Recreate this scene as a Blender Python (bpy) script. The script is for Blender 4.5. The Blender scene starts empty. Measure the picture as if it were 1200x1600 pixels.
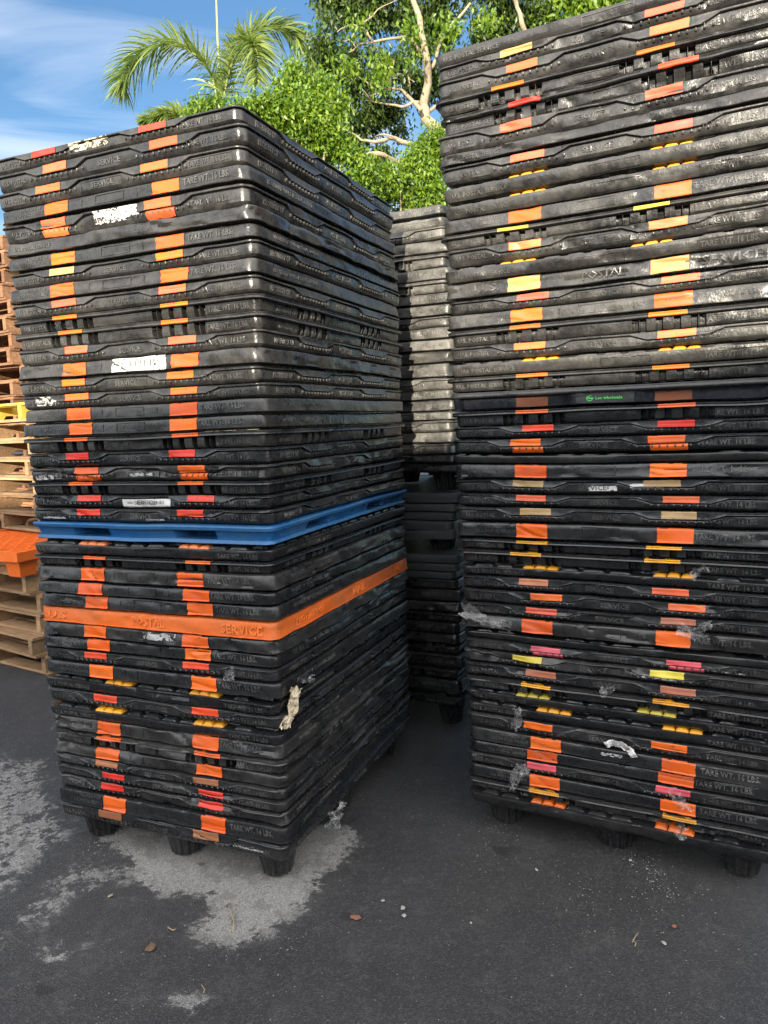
import bpy, bmesh, math, random
import numpy as np
from mathutils import Vector, Matrix

# ------------------------------------------------------------------ scene, camera, light
scene = bpy.context.scene
col = scene.collection
R = math.radians
F_PX, PITCH, ROLL, CAM_H = 1164.66, 0.11976, -0.03947, 1.57

cam = bpy.data.cameras.new("Camera")
cam.sensor_fit = 'VERTICAL'
cam.sensor_height = 36.0
cam.lens = 36.0 * F_PX / 1600.0
cam.clip_start = 0.05
cam.clip_end = 2000
camo = bpy.data.objects.new("Camera", cam)
col.objects.link(camo)
camo.matrix_world = (Matrix.Translation((0, 0, CAM_H)) @ Matrix.Rotation(R(90) - PITCH, 4, 'X')
                     @ Matrix.Rotation(ROLL, 4, 'Z'))
scene.camera = camo
scene.render.resolution_x = 768
scene.render.resolution_y = 1024

scene.view_settings.view_transform = 'Standard'
scene.view_settings.look = 'None'
scene.view_settings.gamma = 1
scene.view_settings.exposure = 1.35

SUN_EL = R(10.5)
SUN_AZ = math.atan2(-0.22, -0.975)          # towards the sun: behind the camera, a little to the left
sun_dir = Vector((math.sin(SUN_AZ) * math.cos(SUN_EL), math.cos(SUN_AZ) * math.cos(SUN_EL), math.sin(SUN_EL)))
sl = bpy.data.lights.new("Sun", 'SUN')
sl.energy = 3.9
sl.angle = R(0.5)
sl.color = (1.0, 0.89, 0.72)
so = bpy.data.objects.new("Sun", sl)
col.objects.link(so)
so.rotation_euler = (-sun_dir).to_track_quat('-Z', 'Y').to_euler()

world = bpy.data.worlds.new("World")
scene.world = world
world.use_nodes = True
wt = world.node_tree
wt.nodes.clear()
def wn(t, **k):
    n = wt.nodes.new(t)
    for a, b in k.items(): setattr(n, a, b)
    return n
wo = wn('ShaderNodeOutputWorld'); bg = wn('ShaderNodeBackground')
sky = wn('ShaderNodeTexSky', sky_type='NISHITA', sun_disc=False, sun_elevation=SUN_EL, sun_rotation=SUN_AZ % (2 * math.pi))
sky.air_density = 1.0; sky.dust_density = 0.15; sky.ozone_density = 3.0
bg.inputs[1].default_value = 0.09
tc = wn('ShaderNodeTexCoord')
mp = wn('ShaderNodeMapping'); mp.inputs['Scale'].default_value = (1.2, 1.0, 5.5); mp.inputs['Rotation'].default_value = (0.0, R(9), 0)
mp.inputs['Location'].default_value = (0.35, 0.1, 0.2)
nz = wn('ShaderNodeTexNoise'); nz.inputs['Scale'].default_value = 2.0; nz.inputs['Detail'].default_value = 9; nz.inputs['Roughness'].default_value = 0.52; nz.inputs['Distortion'].default_value = 0.7
cr = wn('ShaderNodeValToRGB'); cr.color_ramp.elements[0].position = 0.46; cr.color_ramp.elements[1].position = 0.80
cr.color_ramp.elements[0].color = (0.0, 0.0, 0.0, 1); cr.color_ramp.elements[1].color = (0.75, 0.75, 0.75, 1)
mx = wn('ShaderNodeMix', data_type='RGBA'); mx.inputs['B'].default_value = (6.0, 6.3, 6.8, 1)
# added unseen cloud overhead and behind the viewer, neutral fill for the shade
sx = wn('ShaderNodeSeparateXYZ'); wt.links.new(tc.outputs['Generated'], sx.inputs[0])
m1 = wn('ShaderNodeMapRange'); m1.inputs['From Min'].default_value = 0.25; m1.inputs['From Max'].default_value = -0.45; wt.links.new(sx.outputs['Y'], m1.inputs['Value'])
nzb = wn('ShaderNodeTexNoise'); nzb.inputs['Scale'].default_value = 3.2; nzb.inputs['Detail'].default_value = 8; wt.links.new(tc.outputs['Generated'], nzb.inputs['Vector'])
crb = wn('ShaderNodeValToRGB'); crb.color_ramp.elements[0].position = 0.36; crb.color_ramp.elements[1].position = 0.56; wt.links.new(nzb.outputs['Fac'], crb.inputs[0])
mm = wn('ShaderNodeMath', operation='MULTIPLY'); wt.links.new(m1.outputs[0], mm.inputs[0]); wt.links.new(crb.outputs[0], mm.inputs[1])
mx2 = wn('ShaderNodeMix', data_type='RGBA'); mx2.inputs['B'].default_value = (20.5, 20.0, 19.6, 1)
wt.links.new(mm.outputs[0], mx2.inputs['Factor'])
wt.links.new(tc.outputs['Generated'], mp.inputs['Vector']); wt.links.new(mp.outputs[0], nz.inputs['Vector'])
wt.links.new(nz.outputs['Fac'], cr.inputs[0]); wt.links.new(cr.outputs[0], mx.inputs['Factor'])
hsv = wn('ShaderNodeHueSaturation'); hsv.inputs['Saturation'].default_value = 1.05; wt.links.new(sky.outputs[0], hsv.inputs['Color']); wt.links.new(hsv.outputs[0], mx.inputs['A']); wt.links.new(mx.outputs['Result'], mx2.inputs['A']); wt.links.new(mx2.outputs['Result'], bg.inputs[0]); wt.links.new(bg.outputs[0], wo.inputs[0])

random.seed(4)
rng = np.random.RandomState(7)

# ------------------------------------------------------------------ helpers
def at(px, py, Y):
    """the point at world depth Y that the photograph shows at pixel px, py of 1200 x 1600 (used to read real positions)"""
    x, y = px - 600, py - 800
    c, s = math.cos(ROLL), math.sin(ROLL)
    u, v = (c * x + s * y) / F_PX, (-s * x + c * y) / F_PX
    cp, sp = math.cos(PITCH), math.sin(PITCH)
    d = Vector((u, cp - sp * v, -sp - cp * v))
    return Vector((0, 0, CAM_H)) + d * (Y / d.y)

def ground_at(px, py, z=0.0):
    p = at(px, py, 1.0) - Vector((0, 0, CAM_H))
    t = (z - CAM_H) / p.z
    return Vector((p.x * t, p.y * t, z))

def tag(o, label=None, cat=None, group=None, kind=None):
    if label: o['label'] = label
    if cat: o['category'] = cat
    if group: o['group'] = group
    if kind: o['kind'] = kind
    return o

def empty(name, loc, rz=0.0):
    o = bpy.data.objects.new(name, None)
    o.empty_display_size = 0.1
    col.objects.link(o); o.location = loc; o.rotation_euler = (0, 0, rz)
    return o

def link_mesh(name, me, mat, parent=None):
    o = bpy.data.objects.new(name, me)
    col.objects.link(o)
    if mat is not None and not me.materials: me.materials.append(mat)
    if parent: o.parent = parent
    return o

def np_mesh(name, verts, faces, smooth=True, angle=None):
    me = bpy.data.meshes.new(name)
    me.from_pydata([tuple(v) for v in np.asarray(verts).tolist()], [], faces)
    if smooth: me.shade_smooth()
    if angle: me.set_sharp_from_angle(angle=angle)
    me.update()
    return me

class MB:
    """collects simple solids for ONE mesh object"""
    def __init__(s): s.v = []; s.f = []
    def add(s, vs, fs):
        b = len(s.v); s.v += [tuple(v) for v in vs]; s.f += [tuple(i + b for i in f) for f in fs]
    def box(s, x0, x1, y0, y1, z0, z1, j=0.0, ch=0.0):
        vs = []
        for z in (z0, z1):
            for x, y in ((x0, y0), (x1, y0), (x1, y1), (x0, y1)):
                vs.append((x + random.uniform(-j, j), y + random.uniform(-j, j), z + random.uniform(-j, j)))
        s.add(vs, [(3, 2, 1, 0), (4, 5, 6, 7), (0, 1, 5, 4), (1, 2, 6, 5), (2, 3, 7, 6), (3, 0, 4, 7)])
    def tube(s, pts, rad, seg=8, cap=True):
        pts = [Vector(p) for p in pts]; n = len(pts); rings = []
        prev = None
        for i, p in enumerate(pts):
            t = (pts[min(i + 1, n - 1)] - pts[max(i - 1, 0)]).normalized()
            a = t.cross(Vector((0.1, 0.9, 0.3))).normalized() if prev is None else (prev - t * prev.dot(t)).normalized()
            prev = a; b = t.cross(a)
            r = rad[i] if hasattr(rad, '__len__') else rad
            rings.append([p + a * (r * math.cos(2 * math.pi * k / seg)) + b * (r * math.sin(2 * math.pi * k / seg)) for k in range(seg)])
        vs = [q for ring in rings for q in ring]; fs = []
        for i in range(n - 1):
            for k in range(seg):
                fs.append((i * seg + k, i * seg + (k + 1) % seg, (i + 1) * seg + (k + 1) % seg, (i + 1) * seg + k))
        if cap: fs += [tuple(range(seg))[::-1], tuple((n - 1) * seg + k for k in range(seg))]
        s.add(vs, fs)
    def build(s, name, mat, parent=None, smooth=False, angle=None):
        me = bpy.data.meshes.new(name)
        me.from_pydata(s.v, [], s.f)
        if smooth: me.shade_smooth()
        if angle: me.set_sharp_from_angle(angle=angle)
        return link_mesh(name, me, mat, parent)

def _hash(ix, iy, seed):
    h = (ix.astype(np.int64) * 374761393 + iy.astype(np.int64) * 668265263 + int(seed) * 1442695041) & 0x7fffffff
    h = ((h ^ (h >> 13)) * 1274126177) & 0x7fffffff
    h = (h ^ (h >> 16)) & 0xffff
    return h / 32767.5 - 1.0
def vnoise(x, y, seed=0):
    x = np.asarray(x, float); y = np.asarray(y, float)
    x, y = np.broadcast_arrays(x, y)
    ix, iy = np.floor(x), np.floor(y)
    fx, fy = x - ix, y - iy
    fx = fx * fx * (3 - 2 * fx); fy = fy * fy * (3 - 2 * fy)
    a = _hash(ix, iy, seed); b = _hash(ix + 1, iy, seed); c = _hash(ix, iy + 1, seed); d = _hash(ix + 1, iy + 1, seed)
    return (a * (1 - fx) + b * fx) * (1 - fy) + (c * (1 - fx) + d * fx) * fy

# ------------------------------------------------------------------ materials
def new_mat(name):
    m = bpy.data.materials.new(name); m.use_nodes = True
    nt = m.node_tree; nt.nodes.clear()
    out = nt.nodes.new('ShaderNodeOutputMaterial'); bs = nt.nodes.new('ShaderNodeBsdfPrincipled')
    nt.links.new(bs.outputs[0], out.inputs[0])
    def N(t, **k):
        n = nt.nodes.new(t)
        for a, b in k.items():
            if a in n.inputs.keys(): n.inputs[a].default_value = b
            else: setattr(n, a, b)
        return n
    def Lk(a, b): nt.links.new(a, b)
    return m, nt, bs, out, N, Lk

def ramp(N, Lk, src, p0, p1, c0=(0, 0, 0, 1), c1=(1, 1, 1, 1)):
    r = N('ShaderNodeValToRGB')
    r.color_ramp.elements[0].position = p0; r.color_ramp.elements[1].position = p1
    r.color_ramp.elements[0].color = c0; r.color_ramp.elements[1].color = c1
    Lk(src, r.inputs[0]); return r.outputs[0]

def mixc(N, Lk, fac, a, b):
    m = N('ShaderNodeMix', data_type='RGBA')
    for key, val in (('Factor', fac), ('A', a), ('B', b)):
        if hasattr(val, 'is_linked') or hasattr(val, 'links'): Lk(val, m.inputs[key])
        elif key == 'Factor': m.inputs[key].default_value = val
        else: m.inputs[key].default_value = (*val, 1)
    return m.outputs['Result']

def math_n(N, Lk, op, a, b=0.5):
    m = N('ShaderNodeMath', operation=op)
    for i, v in enumerate((a, b)):
        if hasattr(v, 'links'): Lk(v, m.inputs[i])
        else: m.inputs[i].default_value = v
    return m.outputs[0]

def plastic(name, base, dust, dust_amt=0.5, rough=0.38, edge=0.5, scuff=0.5):
    m, nt, bs, out, N, Lk = new_mat(name)
    tc = N('ShaderNodeTexCoord'); oi = N('ShaderNodeObjectInfo')
    off = N('ShaderNodeVectorMath', operation='SCALE'); Lk(oi.outputs['Location'], off.inputs[0]); off.inputs['Scale'].default_value = 9.7
    ad = N('ShaderNodeVectorMath', operation='ADD'); Lk(tc.outputs['Object'], ad.inputs[0]); Lk(off.outputs[0], ad.inputs[1])
    co = ad.outputs[0]
    n1 = N('ShaderNodeTexNoise', Scale=5.0, Detail=7.0, Roughness=0.62); Lk(co, n1.inputs['Vector'])
    n2 = N('ShaderNodeTexNoise', Scale=34.0, Detail=5.0, Roughness=0.7); Lk(co, n2.inputs['Vector'])
    d1 = ramp(N, Lk, n1.outputs['Fac'], 0.42, 0.72)
    d2 = ramp(N, Lk, n2.outputs['Fac'], 0.40, 0.75)
    dd = math_n(N, Lk, 'MULTIPLY', math_n(N, Lk, 'ADD', d1, math_n(N, Lk, 'MULTIPLY', d2, 0.6)), dust_amt)
    rnd = math_n(N, Lk, 'ADD', math_n(N, Lk, 'MULTIPLY', oi.outputs['Random'], 0.9), 0.55)
    dd = math_n(N, Lk, 'MINIMUM', math_n(N, Lk, 'MULTIPLY', dd, rnd), 1.0)
    c = mixc(N, Lk, dd, base, dust)
    # long horizontal scratches
    ms = N('ShaderNodeMapping'); ms.inputs['Scale'].default_value = (6, 6, 190); ms.inputs['Rotation'].default_value = (0.05, 0.07, 0)
    Lk(co, ms.inputs['Vector'])
    n3 = N('ShaderNodeTexNoise', Scale=1.0, Detail=6.0, Roughness=0.75); Lk(ms.outputs[0], n3.inputs['Vector'])
    s1 = ramp(N, Lk, n3.outputs['Fac'], 0.62, 0.72)
    s1 = math_n(N, Lk, 'MULTIPLY', s1, scuff)
    sc = tuple(min(0.45, x * 1.5 + 0.05) for x in dust)
    c = mixc(N, Lk, s1, c, sc)
    geo = N('ShaderNodeNewGeometry')
    e1 = ramp(N, Lk, geo.outputs['Pointiness'], 0.53, 0.62)
    e1 = math_n(N, Lk, 'MULTIPLY', math_n(N, Lk, 'MULTIPLY', e1, math_n(N, Lk, 'ADD', d2, 0.25)), edge)  # worn paler edges, with lip highlights put into the colour
    c = mixc(N, Lk, e1, c, sc)
    Lk(c, bs.inputs['Base Color'])
    rr = math_n(N, Lk, 'ADD', math_n(N, Lk, 'MULTIPLY', n2.outputs['Fac'], 0.28), rough - 0.12)
    rr = math_n(N, Lk, 'ADD', rr, math_n(N, Lk, 'MULTIPLY', dd, 0.18))
    Lk(rr, bs.inputs['Roughness'])
    b = N('ShaderNodeBump', Strength=0.35, Distance=0.004); n4 = N('ShaderNodeTexNoise', Scale=70.0, Detail=4.0, Roughness=0.6); Lk(co, n4.inputs['Vector'])
    b2 = N('ShaderNodeBump', Strength=0.4, Distance=0.006); n5 = N('ShaderNodeTexNoise', Scale=11.0, Detail=3.0, Roughness=0.5); Lk(co, n5.inputs['Vector'])
    Lk(n4.outputs['Fac'], b.inputs['Height']); Lk(n5.outputs['Fac'], b2.inputs['Height']); Lk(b2.outputs[0], b.inputs['Normal']); Lk(b.outputs[0], bs.inputs['Normal'])
    return m

BLACK = plastic('black_plastic', (0.010, 0.0105, 0.012), (0.050, 0.049, 0.046), 0.34, 0.25, 0.4, 0.45)
CRUSH = plastic('weathered_black_plastic', (0.012, 0.012, 0.0125), (0.078, 0.075, 0.069), 0.42, 0.26, 0.4, 0.55)
SUNLIT = plastic('sunlit_black_plastic', (0.013, 0.013, 0.013), (0.088, 0.084, 0.074), 0.46, 0.24, 0.4, 0.45)  # lit copy of black plastic for upper rows, sun's sheen put into the colour
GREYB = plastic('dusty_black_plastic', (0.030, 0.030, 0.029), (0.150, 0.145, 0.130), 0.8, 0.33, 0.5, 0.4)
SMOOTH = plastic('smooth_black_plastic', (0.030, 0.033, 0.034), (0.08, 0.082, 0.08), 0.5, 0.5, 0.3, 0.2)
GLOSS = plastic('glossy_black_plastic', (0.010, 0.012, 0.018), (0.03, 0.03, 0.035), 0.4, 0.22, 0.2, 0.3)
LETTER = plastic('raised_letter_plastic', (0.034, 0.034, 0.033), (0.14, 0.136, 0.125), 0.55, 0.28, 0.12, 0.3)  # paler than the walls: wear, plus emboss highlights put into the colour
ORANGE = plastic('orange_plastic', (0.72, 0.135, 0.012), (0.34, 0.12, 0.045), 0.8, 0.45, 0.4, 0.5)
BLUE = plastic('blue_plastic', (0.004, 0.095, 0.28), (0.035, 0.12, 0.24), 0.7, 0.42, 0.4, 0.2)
OLETTER = plastic('raised_orange_letter', (0.78, 0.17, 0.02), (0.5, 0.2, 0.08), 0.6, 0.45, 0.0, 0.2)

_tapes = {}
TC = dict(O=(0.80, 0.135, 0.006), R=(0.74, 0.055, 0.014), L=(0.76, 0.14, 0.03), S=(0.72, 0.12, 0.045), P=(0.72, 0.20, 0.055),
          T=(0.44, 0.29, 0.12), Y=(0.80, 0.36, 0.010), W=(0.74, 0.33, 0.02), F=(0.48, 0.17, 0.085), K=(0.72, 0.09, 0.115), X=(0.78, 0.165, 0.008), B=(0.36, 0.13, 0.05),
          C=(0.60, 0.31, 0.10), Z=(0.66, 0.54, 0.06))
def tape_mat(k):
    if k in _tapes: return _tapes[k]
    m, nt, bs, out, N, Lk = new_mat('tape_' + dict(O='orange', R='red', L='light_orange', S='salmon', P='pale_orange', T='tan', Y='yellow', W='warm_yellow', F='faded_red', K='pink', X='amber', B='brown', C='cream', Z='lemon')[k])
    base = TC[k]
    tc = N('ShaderNodeTexCoord'); oi = N('ShaderNodeObjectInfo')
    n1 = N('ShaderNodeTexNoise', noise_dimensions='4D', Scale=16.0, Detail=6.0, Roughness=0.65); Lk(tc.outputs['Object'], n1.inputs['Vector']); Lk(math_n(N, Lk, 'MULTIPLY', oi.outputs['Random'], 60.0), n1.inputs['W'])
    d = ramp(N, Lk, n1.outputs['Fac'], 0.44, 0.85)
    hs = N('ShaderNodeHueSaturation'); hs.inputs['Color'].default_value = (*base, 1)
    Lk(math_n(N, Lk, 'ADD', math_n(N, Lk, 'MULTIPLY', oi.outputs['Random'], 0.010), 0.493), hs.inputs['Hue'])
    Lk(math_n(N, Lk, 'ADD', math_n(N, Lk, 'MULTIPLY', oi.outputs['Random'], 0.22), 0.80), hs.inputs['Value'])
    dirt = tuple(x * 0.45 + 0.04 for x in base)
    c = mixc(N, Lk, math_n(N, Lk, 'MULTIPLY', d, 0.9), hs.outputs[0], dirt)
    ms = N('ShaderNodeMapping'); ms.inputs['Scale'].default_value = (9, 9, 120); Lk(tc.outputs['Object'], ms.inputs['Vector'])
    n2 = N('ShaderNodeTexNoise', Scale=1.5, Detail=5.0, Roughness=0.8); Lk(ms.outputs[0], n2.inputs['Vector'])
    s = ramp(N, Lk, n2.outputs['Fac'], 0.64, 0.70)
    c = mixc(N, Lk, math_n(N, Lk, 'MULTIPLY', s, 0.5), c, (0.07, 0.05, 0.04))
    n9 = N('ShaderNodeTexNoise', noise_dimensions='4D', Scale=55.0, Detail=6.0, Roughness=0.7); Lk(tc.outputs['Object'], n9.inputs['Vector']); Lk(math_n(N, Lk, 'MULTIPLY', oi.outputs['Random'], 31.0), n9.inputs['W'])
    wear = math_n(N, Lk, 'MULTIPLY', ramp(N, Lk, n9.outputs['Fac'], 0.60, 0.66), ramp(N, Lk, n1.outputs['Fac'], 0.42, 0.6))
    c = mixc(N, Lk, math_n(N, Lk, 'MULTIPLY', wear, 0.8), c, (0.03, 0.025, 0.022))
    Lk(c, bs.inputs['Base Color']); bs.inputs['Roughness'].default_value = 0.42
    b = N('ShaderNodeBump', Strength=0.3, Distance=0.003); Lk(n1.outputs['Fac'], b.inputs['Height']); Lk(b.outputs[0], bs.inputs['Normal'])
    _tapes[k] = m
    return m

def simple(name, colr, rough=0.7, noise=0.3, scale=30.0, bump=0.2, metallic=0.0):
    m, nt, bs, out, N, Lk = new_mat(name)
    tc = N('ShaderNodeTexCoord'); n1 = N('ShaderNodeTexNoise', Scale=scale, Detail=5.0, Roughness=0.65); Lk(tc.outputs['Object'], n1.inputs['Vector'])
    c = mixc(N, Lk, math_n(N, Lk, 'MULTIPLY', ramp(N, Lk, n1.outputs['Fac'], 0.35, 0.75), noise * 2), colr, tuple(x * 0.45 for x in colr))
    Lk(c, bs.inputs['Base Color']); bs.inputs['Roughness'].default_value = rough
    b = N('ShaderNodeBump', Strength=bump, Distance=0.01); Lk(n1.outputs['Fac'], b.inputs['Height']); Lk(b.outputs[0], bs.inputs['Normal'])
    return m

PAPER = simple('label_paper', (0.62, 0.61, 0.58), 0.7, 0.12, 60)
PAPERY = simple('yellowed_paper', (0.58, 0.53, 0.36), 0.7, 0.25, 60)
INK = simple('printed_ink', (0.06, 0.06, 0.07), 0.6, 0.1)
GREEN_INK = simple('green_ink', (0.07, 0.50, 0.08), 0.5, 0.05)
WHITE_SCUFF = simple('white_scuff', (0.42, 0.42, 0.41), 0.7, 0.3, 90)
STONE = simple('pale_stone', (0.36, 0.35, 0.33), 0.9, 0.3, 60)
REDSTONE = simple('brick_chip', (0.28, 0.11, 0.075), 0.9, 0.3, 60)
TWIG = simple('dry_twig', (0.36, 0.27, 0.17), 0.9, 0.3, 60)
LEAFDRY = simple('dry_leaf', (0.16, 0.09, 0.05), 0.8, 0.3, 60)
TORN = simple('torn_cardboard', (0.66, 0.56, 0.40), 0.7, 0.35, 26, 0.6)

def wrap_mat():
    m, nt, bs, out, N, Lk = new_mat('clear_plastic_film')
    bs.inputs['Base Color'].default_value = (0.75, 0.75, 0.74, 1); bs.inputs['Roughness'].default_value = 0.10
    tr = N('ShaderNodeBsdfTransparent'); mxs = N('ShaderNodeMixShader')
    tc = N('ShaderNodeTexCoord'); n1 = N('ShaderNodeTexNoise', Scale=26.0, Detail=2.0, Roughness=0.5); Lk(tc.outputs['Object'], n1.inputs['Vector'])
    f = ramp(N, Lk, n1.outputs['Fac'], 0.42, 0.72, (0.06, 0.06, 0.06, 1), (0.34, 0.34, 0.34, 1))
    Lk(f, mxs.inputs[0]); Lk(tr.outputs[0], mxs.inputs[1]); Lk(bs.outputs[0], mxs.inputs[2]); Lk(mxs.outputs[0], out.inputs[0])
    return m
FILM = wrap_mat()

# ------------------------------------------------------------------ ground
POLYS = [  # outlines of the dry, paler patches of asphalt, metres, with their strength
    ([(0, 1182), (78, 1186), (72, 1215), (95, 1250), (120, 1300), (60, 1350), (30, 1385), (-60, 1420), (-80, 1190)], 0.62),
    ([(190, 1345), (150, 1310), (215, 1270), (440, 1320), (480, 1290), (555, 1290), (563, 1330), (530, 1352), (490, 1385), (482, 1410), (430, 1448), (370, 1475), (318, 1468), (305, 1445), (335, 1420), (320, 1400), (250, 1395), (210, 1378)], 1.0),
    ([(0, 1425), (60, 1380), (130, 1330), (190, 1345), (205, 1405), (135, 1400), (100, 1425), (60, 1445), (0, 1490), (-60, 1500)], 0.50),
    ([(35, 1515), (70, 1470), (110, 1475), (130, 1490), (80, 1520)], 0.72),
    ([(258, 1555), (290, 1550), (327, 1560), (300, 1584), (275, 1577)], 0.85),
    ([(150, 1455), (180, 1450), (190, 1470), (165, 1480)], 0.6),
]
def poly_sd(px, py, poly):
    """signed distance (positive inside) of arrays px,py to a polygon"""
    d = np.full(px.shape, 1e9); inside = np.zeros(px.shape, bool); n = len(poly)
    for i in range(n):
        ax, ay = poly[i]; bx, by = poly[(i + 1) % n]
        ex, ey = bx - ax, by - ay; wx, wy = px - ax, py - ay
        t = np.clip((wx * ex + wy * ey) / (ex * ex + ey * ey), 0, 1)
        d = np.minimum(d, np.hypot(wx - ex * t, wy - ey * t))
        cnd = ((ay > py) != (by > py)) & (px < (bx - ax) * (py - ay) / (by - ay + 1e-12) + ax)
        inside ^= cnd
    return np.where(inside, d, -d)

def build_ground():
    xs = np.concatenate([[-400, -150, -60, -25, -12, -7, -4.5], np.arange(-3.2, 2.6, 0.03), [3.2, 4.5, 7, 12, 25, 60, 150, 400]])
    ys = np.concatenate([[-200, -60, -20, -8, -3, 0, 0.6], np.arange(1.1, 5.2, 0.03), [5.8, 7, 9, 12, 18, 30, 60, 150, 500]])
    X, Y = np.meshgrid(xs, ys)
    sd = np.zeros(X.shape)
    for poly, st in POLYS:
        w = [tuple(ground_at(*p))[:2] for p in poly]
        s = poly_sd(X, Y, w)
        sd = np.maximum(sd, st * np.clip(0.5 + s / 0.15, 0, 1))
    nx = len(xs)
    Z = 0.004 * vnoise(X * 1.3, Y * 1.3, 3) * ((X > -3.3) & (X < 2.7) & (Y > 1) & (Y < 5.3))
    V = np.stack([X.ravel(), Y.ravel(), Z.ravel() - 0.004], 1)
    fs = []
    for j in range(len(ys) - 1):
        for i in range(nx - 1):
            a = j * nx + i; fs.append((a, a + 1, a + nx + 1, a + nx))
    me = np_mesh('asphalt_ground', V, fs)
    at_ = me.attributes.new('dry', 'FLOAT', 'POINT'); at_.data.foreach_set('value', sd.ravel().astype(np.float32))
    m, nt, bs, out, N, Lk = new_mat('asphalt')
    g = N('ShaderNodeNewGeometry'); P = g.outputs['Position']
    a = N('ShaderNodeAttribute', attribute_name='dry')
    n1 = N('ShaderNodeTexNoise', Scale=9.0, Detail=9.0, Roughness=0.68); Lk(P, n1.inputs['Vector'])
    n2 = N('ShaderNodeTexNoise', Scale=160.0, Detail=3.0, Roughness=0.6); Lk(P, n2.inputs['Vector'])
    n8 = N('ShaderNodeTexNoise', Scale=38.0, Detail=9.0, Roughness=0.8); Lk(P, n8.inputs['Vector'])
    n3 = N('ShaderNodeTexNoise', Scale=1.1, Detail=5.0, Roughness=0.6); Lk(P, n3.inputs['Vector'])
    v1 = N('ShaderNodeTexVoronoi', Scale=190.0); Lk(P, v1.inputs['Vector'])
    fld = math_n(N, Lk, 'ADD', a.outputs['Fac'], math_n(N, Lk, 'MULTIPLY', math_n(N, Lk, 'SUBTRACT', n1.outputs['Fac'], 0.5), 1.9))
    fld = math_n(N, Lk, 'ADD', fld, math_n(N, Lk, 'MULTIPLY', math_n(N, Lk, 'SUBTRACT', n8.outputs['Fac'], 0.5), 1.9))
    dry = ramp(N, Lk, fld, 0.48, 0.66)
    dry = math_n(N, Lk, 'MULTIPLY', dry, ramp(N, Lk, a.outputs['Fac'], 0.02, 0.2))
    agg = ramp(N, Lk, v1.outputs['Color'], 0.1, 0.9)
    dark = mixc(N, Lk, ramp(N, Lk, n3.outputs['Fac'], 0.35, 0.7), (0.027, 0.0265, 0.028), (0.044, 0.043, 0.044))
    dark = mixc(N, Lk, math_n(N, Lk, 'MULTIPLY', ramp(N, Lk, v1.outputs['Color'], 0.55, 1.0), 0.6), dark, (0.105, 0.102, 0.100))
    lite = mixc(N, Lk, math_n(N, Lk, 'MULTIPLY', agg, 0.6), (0.19, 0.184, 0.175), (0.42, 0.405, 0.38))
    lite = mixc(N, Lk, ramp(N, Lk, n2.outputs['Fac'], 0.5, 0.75), lite, (0.10, 0.097, 0.093))
    soft = math_n(N, Lk, 'MULTIPLY', ramp(N, Lk, fld, 0.05, 0.75), ramp(N, Lk, n1.outputs['Fac'], 0.3, 0.6))
    dark = mixc(N, Lk, math_n(N, Lk, 'MULTIPLY', soft, 0.45), dark, (0.12, 0.117, 0.112))
    lite = mixc(N, Lk, math_n(N, Lk, 'MULTIPLY', ramp(N, Lk, n1.outputs['Fac'], 0.55, 0.35), 0.4), lite, (0.09, 0.088, 0.085))
    c = mixc(N, Lk, dry, dark, lite)
    # hairline cracks and a few oily drips
    vc = N('ShaderNodeTexVoronoi', feature='DISTANCE_TO_EDGE', Scale=0.9); 
    wv = N('ShaderNodeMixRGB'); wv.inputs[0].default_value = 0.10; Lk(P, wv.inputs[1]); Lk(n1.outputs['Color'], wv.inputs[2]); Lk(wv.outputs[0], vc.inputs['Vector'])
    crk = math_n(N, Lk, 'MULTIPLY', math_n(N, Lk, 'LESS_THAN', vc.outputs['Distance'], 0.0016), 0.12)
    c = mixc(N, Lk, crk, c, (0.16, 0.155, 0.145))
    n10 = N('ShaderNodeTexNoise', Scale=5.0, Detail=6.0, Roughness=0.6); 
    mp10 = N('ShaderNodeMapping'); mp10.inputs['Location'].default_value = (7.1, 3.3, 0); Lk(P, mp10.inputs['Vector']); Lk(mp10.outputs[0], n10.inputs['Vector'])
    c = mixc(N, Lk, math_n(N, Lk, 'MULTIPLY', ramp(N, Lk, n10.outputs['Fac'], 0.64, 0.70), 0.6), c, (0.016, 0.015, 0.016))
    # worn pale flecks
    v2 = N('ShaderNodeTexVoronoi', Scale=26.0); Lk(P, v2.inputs['Vector'])
    fl = math_n(N, Lk, 'LESS_THAN', v2.outputs['Distance'], 0.075)
    n6 = N('ShaderNodeTexNoise', Scale=2.2, Detail=3.0); Lk(P, n6.inputs['Vector'])
    fl = math_n(N, Lk, 'MULTIPLY', fl, ramp(N, Lk, n6.outputs['Fac'], 0.42, 0.6))
    c = mixc(N, Lk, math_n(N, Lk, 'MULTIPLY', fl, 0.6), c, (0.38, 0.36, 0.32))
    # scrape marks running toward the viewer
    mps = N('ShaderNodeMapping'); mps.inputs['Scale'].default_value = (70, 4.5, 1); mps.inputs['Rotation'].default_value = (0, 0, R(12)); Lk(P, mps.inputs['Vector'])
    n7 = N('ShaderNodeTexNoise', Scale=1.0, Detail=4.0, Roughness=0.7); Lk(mps.outputs[0], n7.inputs['Vector'])
    scm = math_n(N, Lk, 'MULTIPLY', ramp(N, Lk, n7.outputs['Fac'], 0.68, 0.73), ramp(N, Lk, n6.outputs['Fac'], 0.5, 0.62))
    c = mixc(N, Lk, math_n(N, Lk, 'MULTIPLY', scm, 0.45), c, (0.30, 0.28, 0.25))
    Lk(c, bs.inputs['Base Color'])
    Lk(math_n(N, Lk, 'ADD', math_n(N, Lk, 'MULTIPLY', dry, 0.2), 0.66), bs.inputs['Roughness'])
    bs.inputs['Specular IOR Level'].default_value = 0.4
    b = N('ShaderNodeBump', Strength=0.5, Distance=0.005); Lk(v1.outputs['Distance'], b.inputs['Height'])
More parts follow.
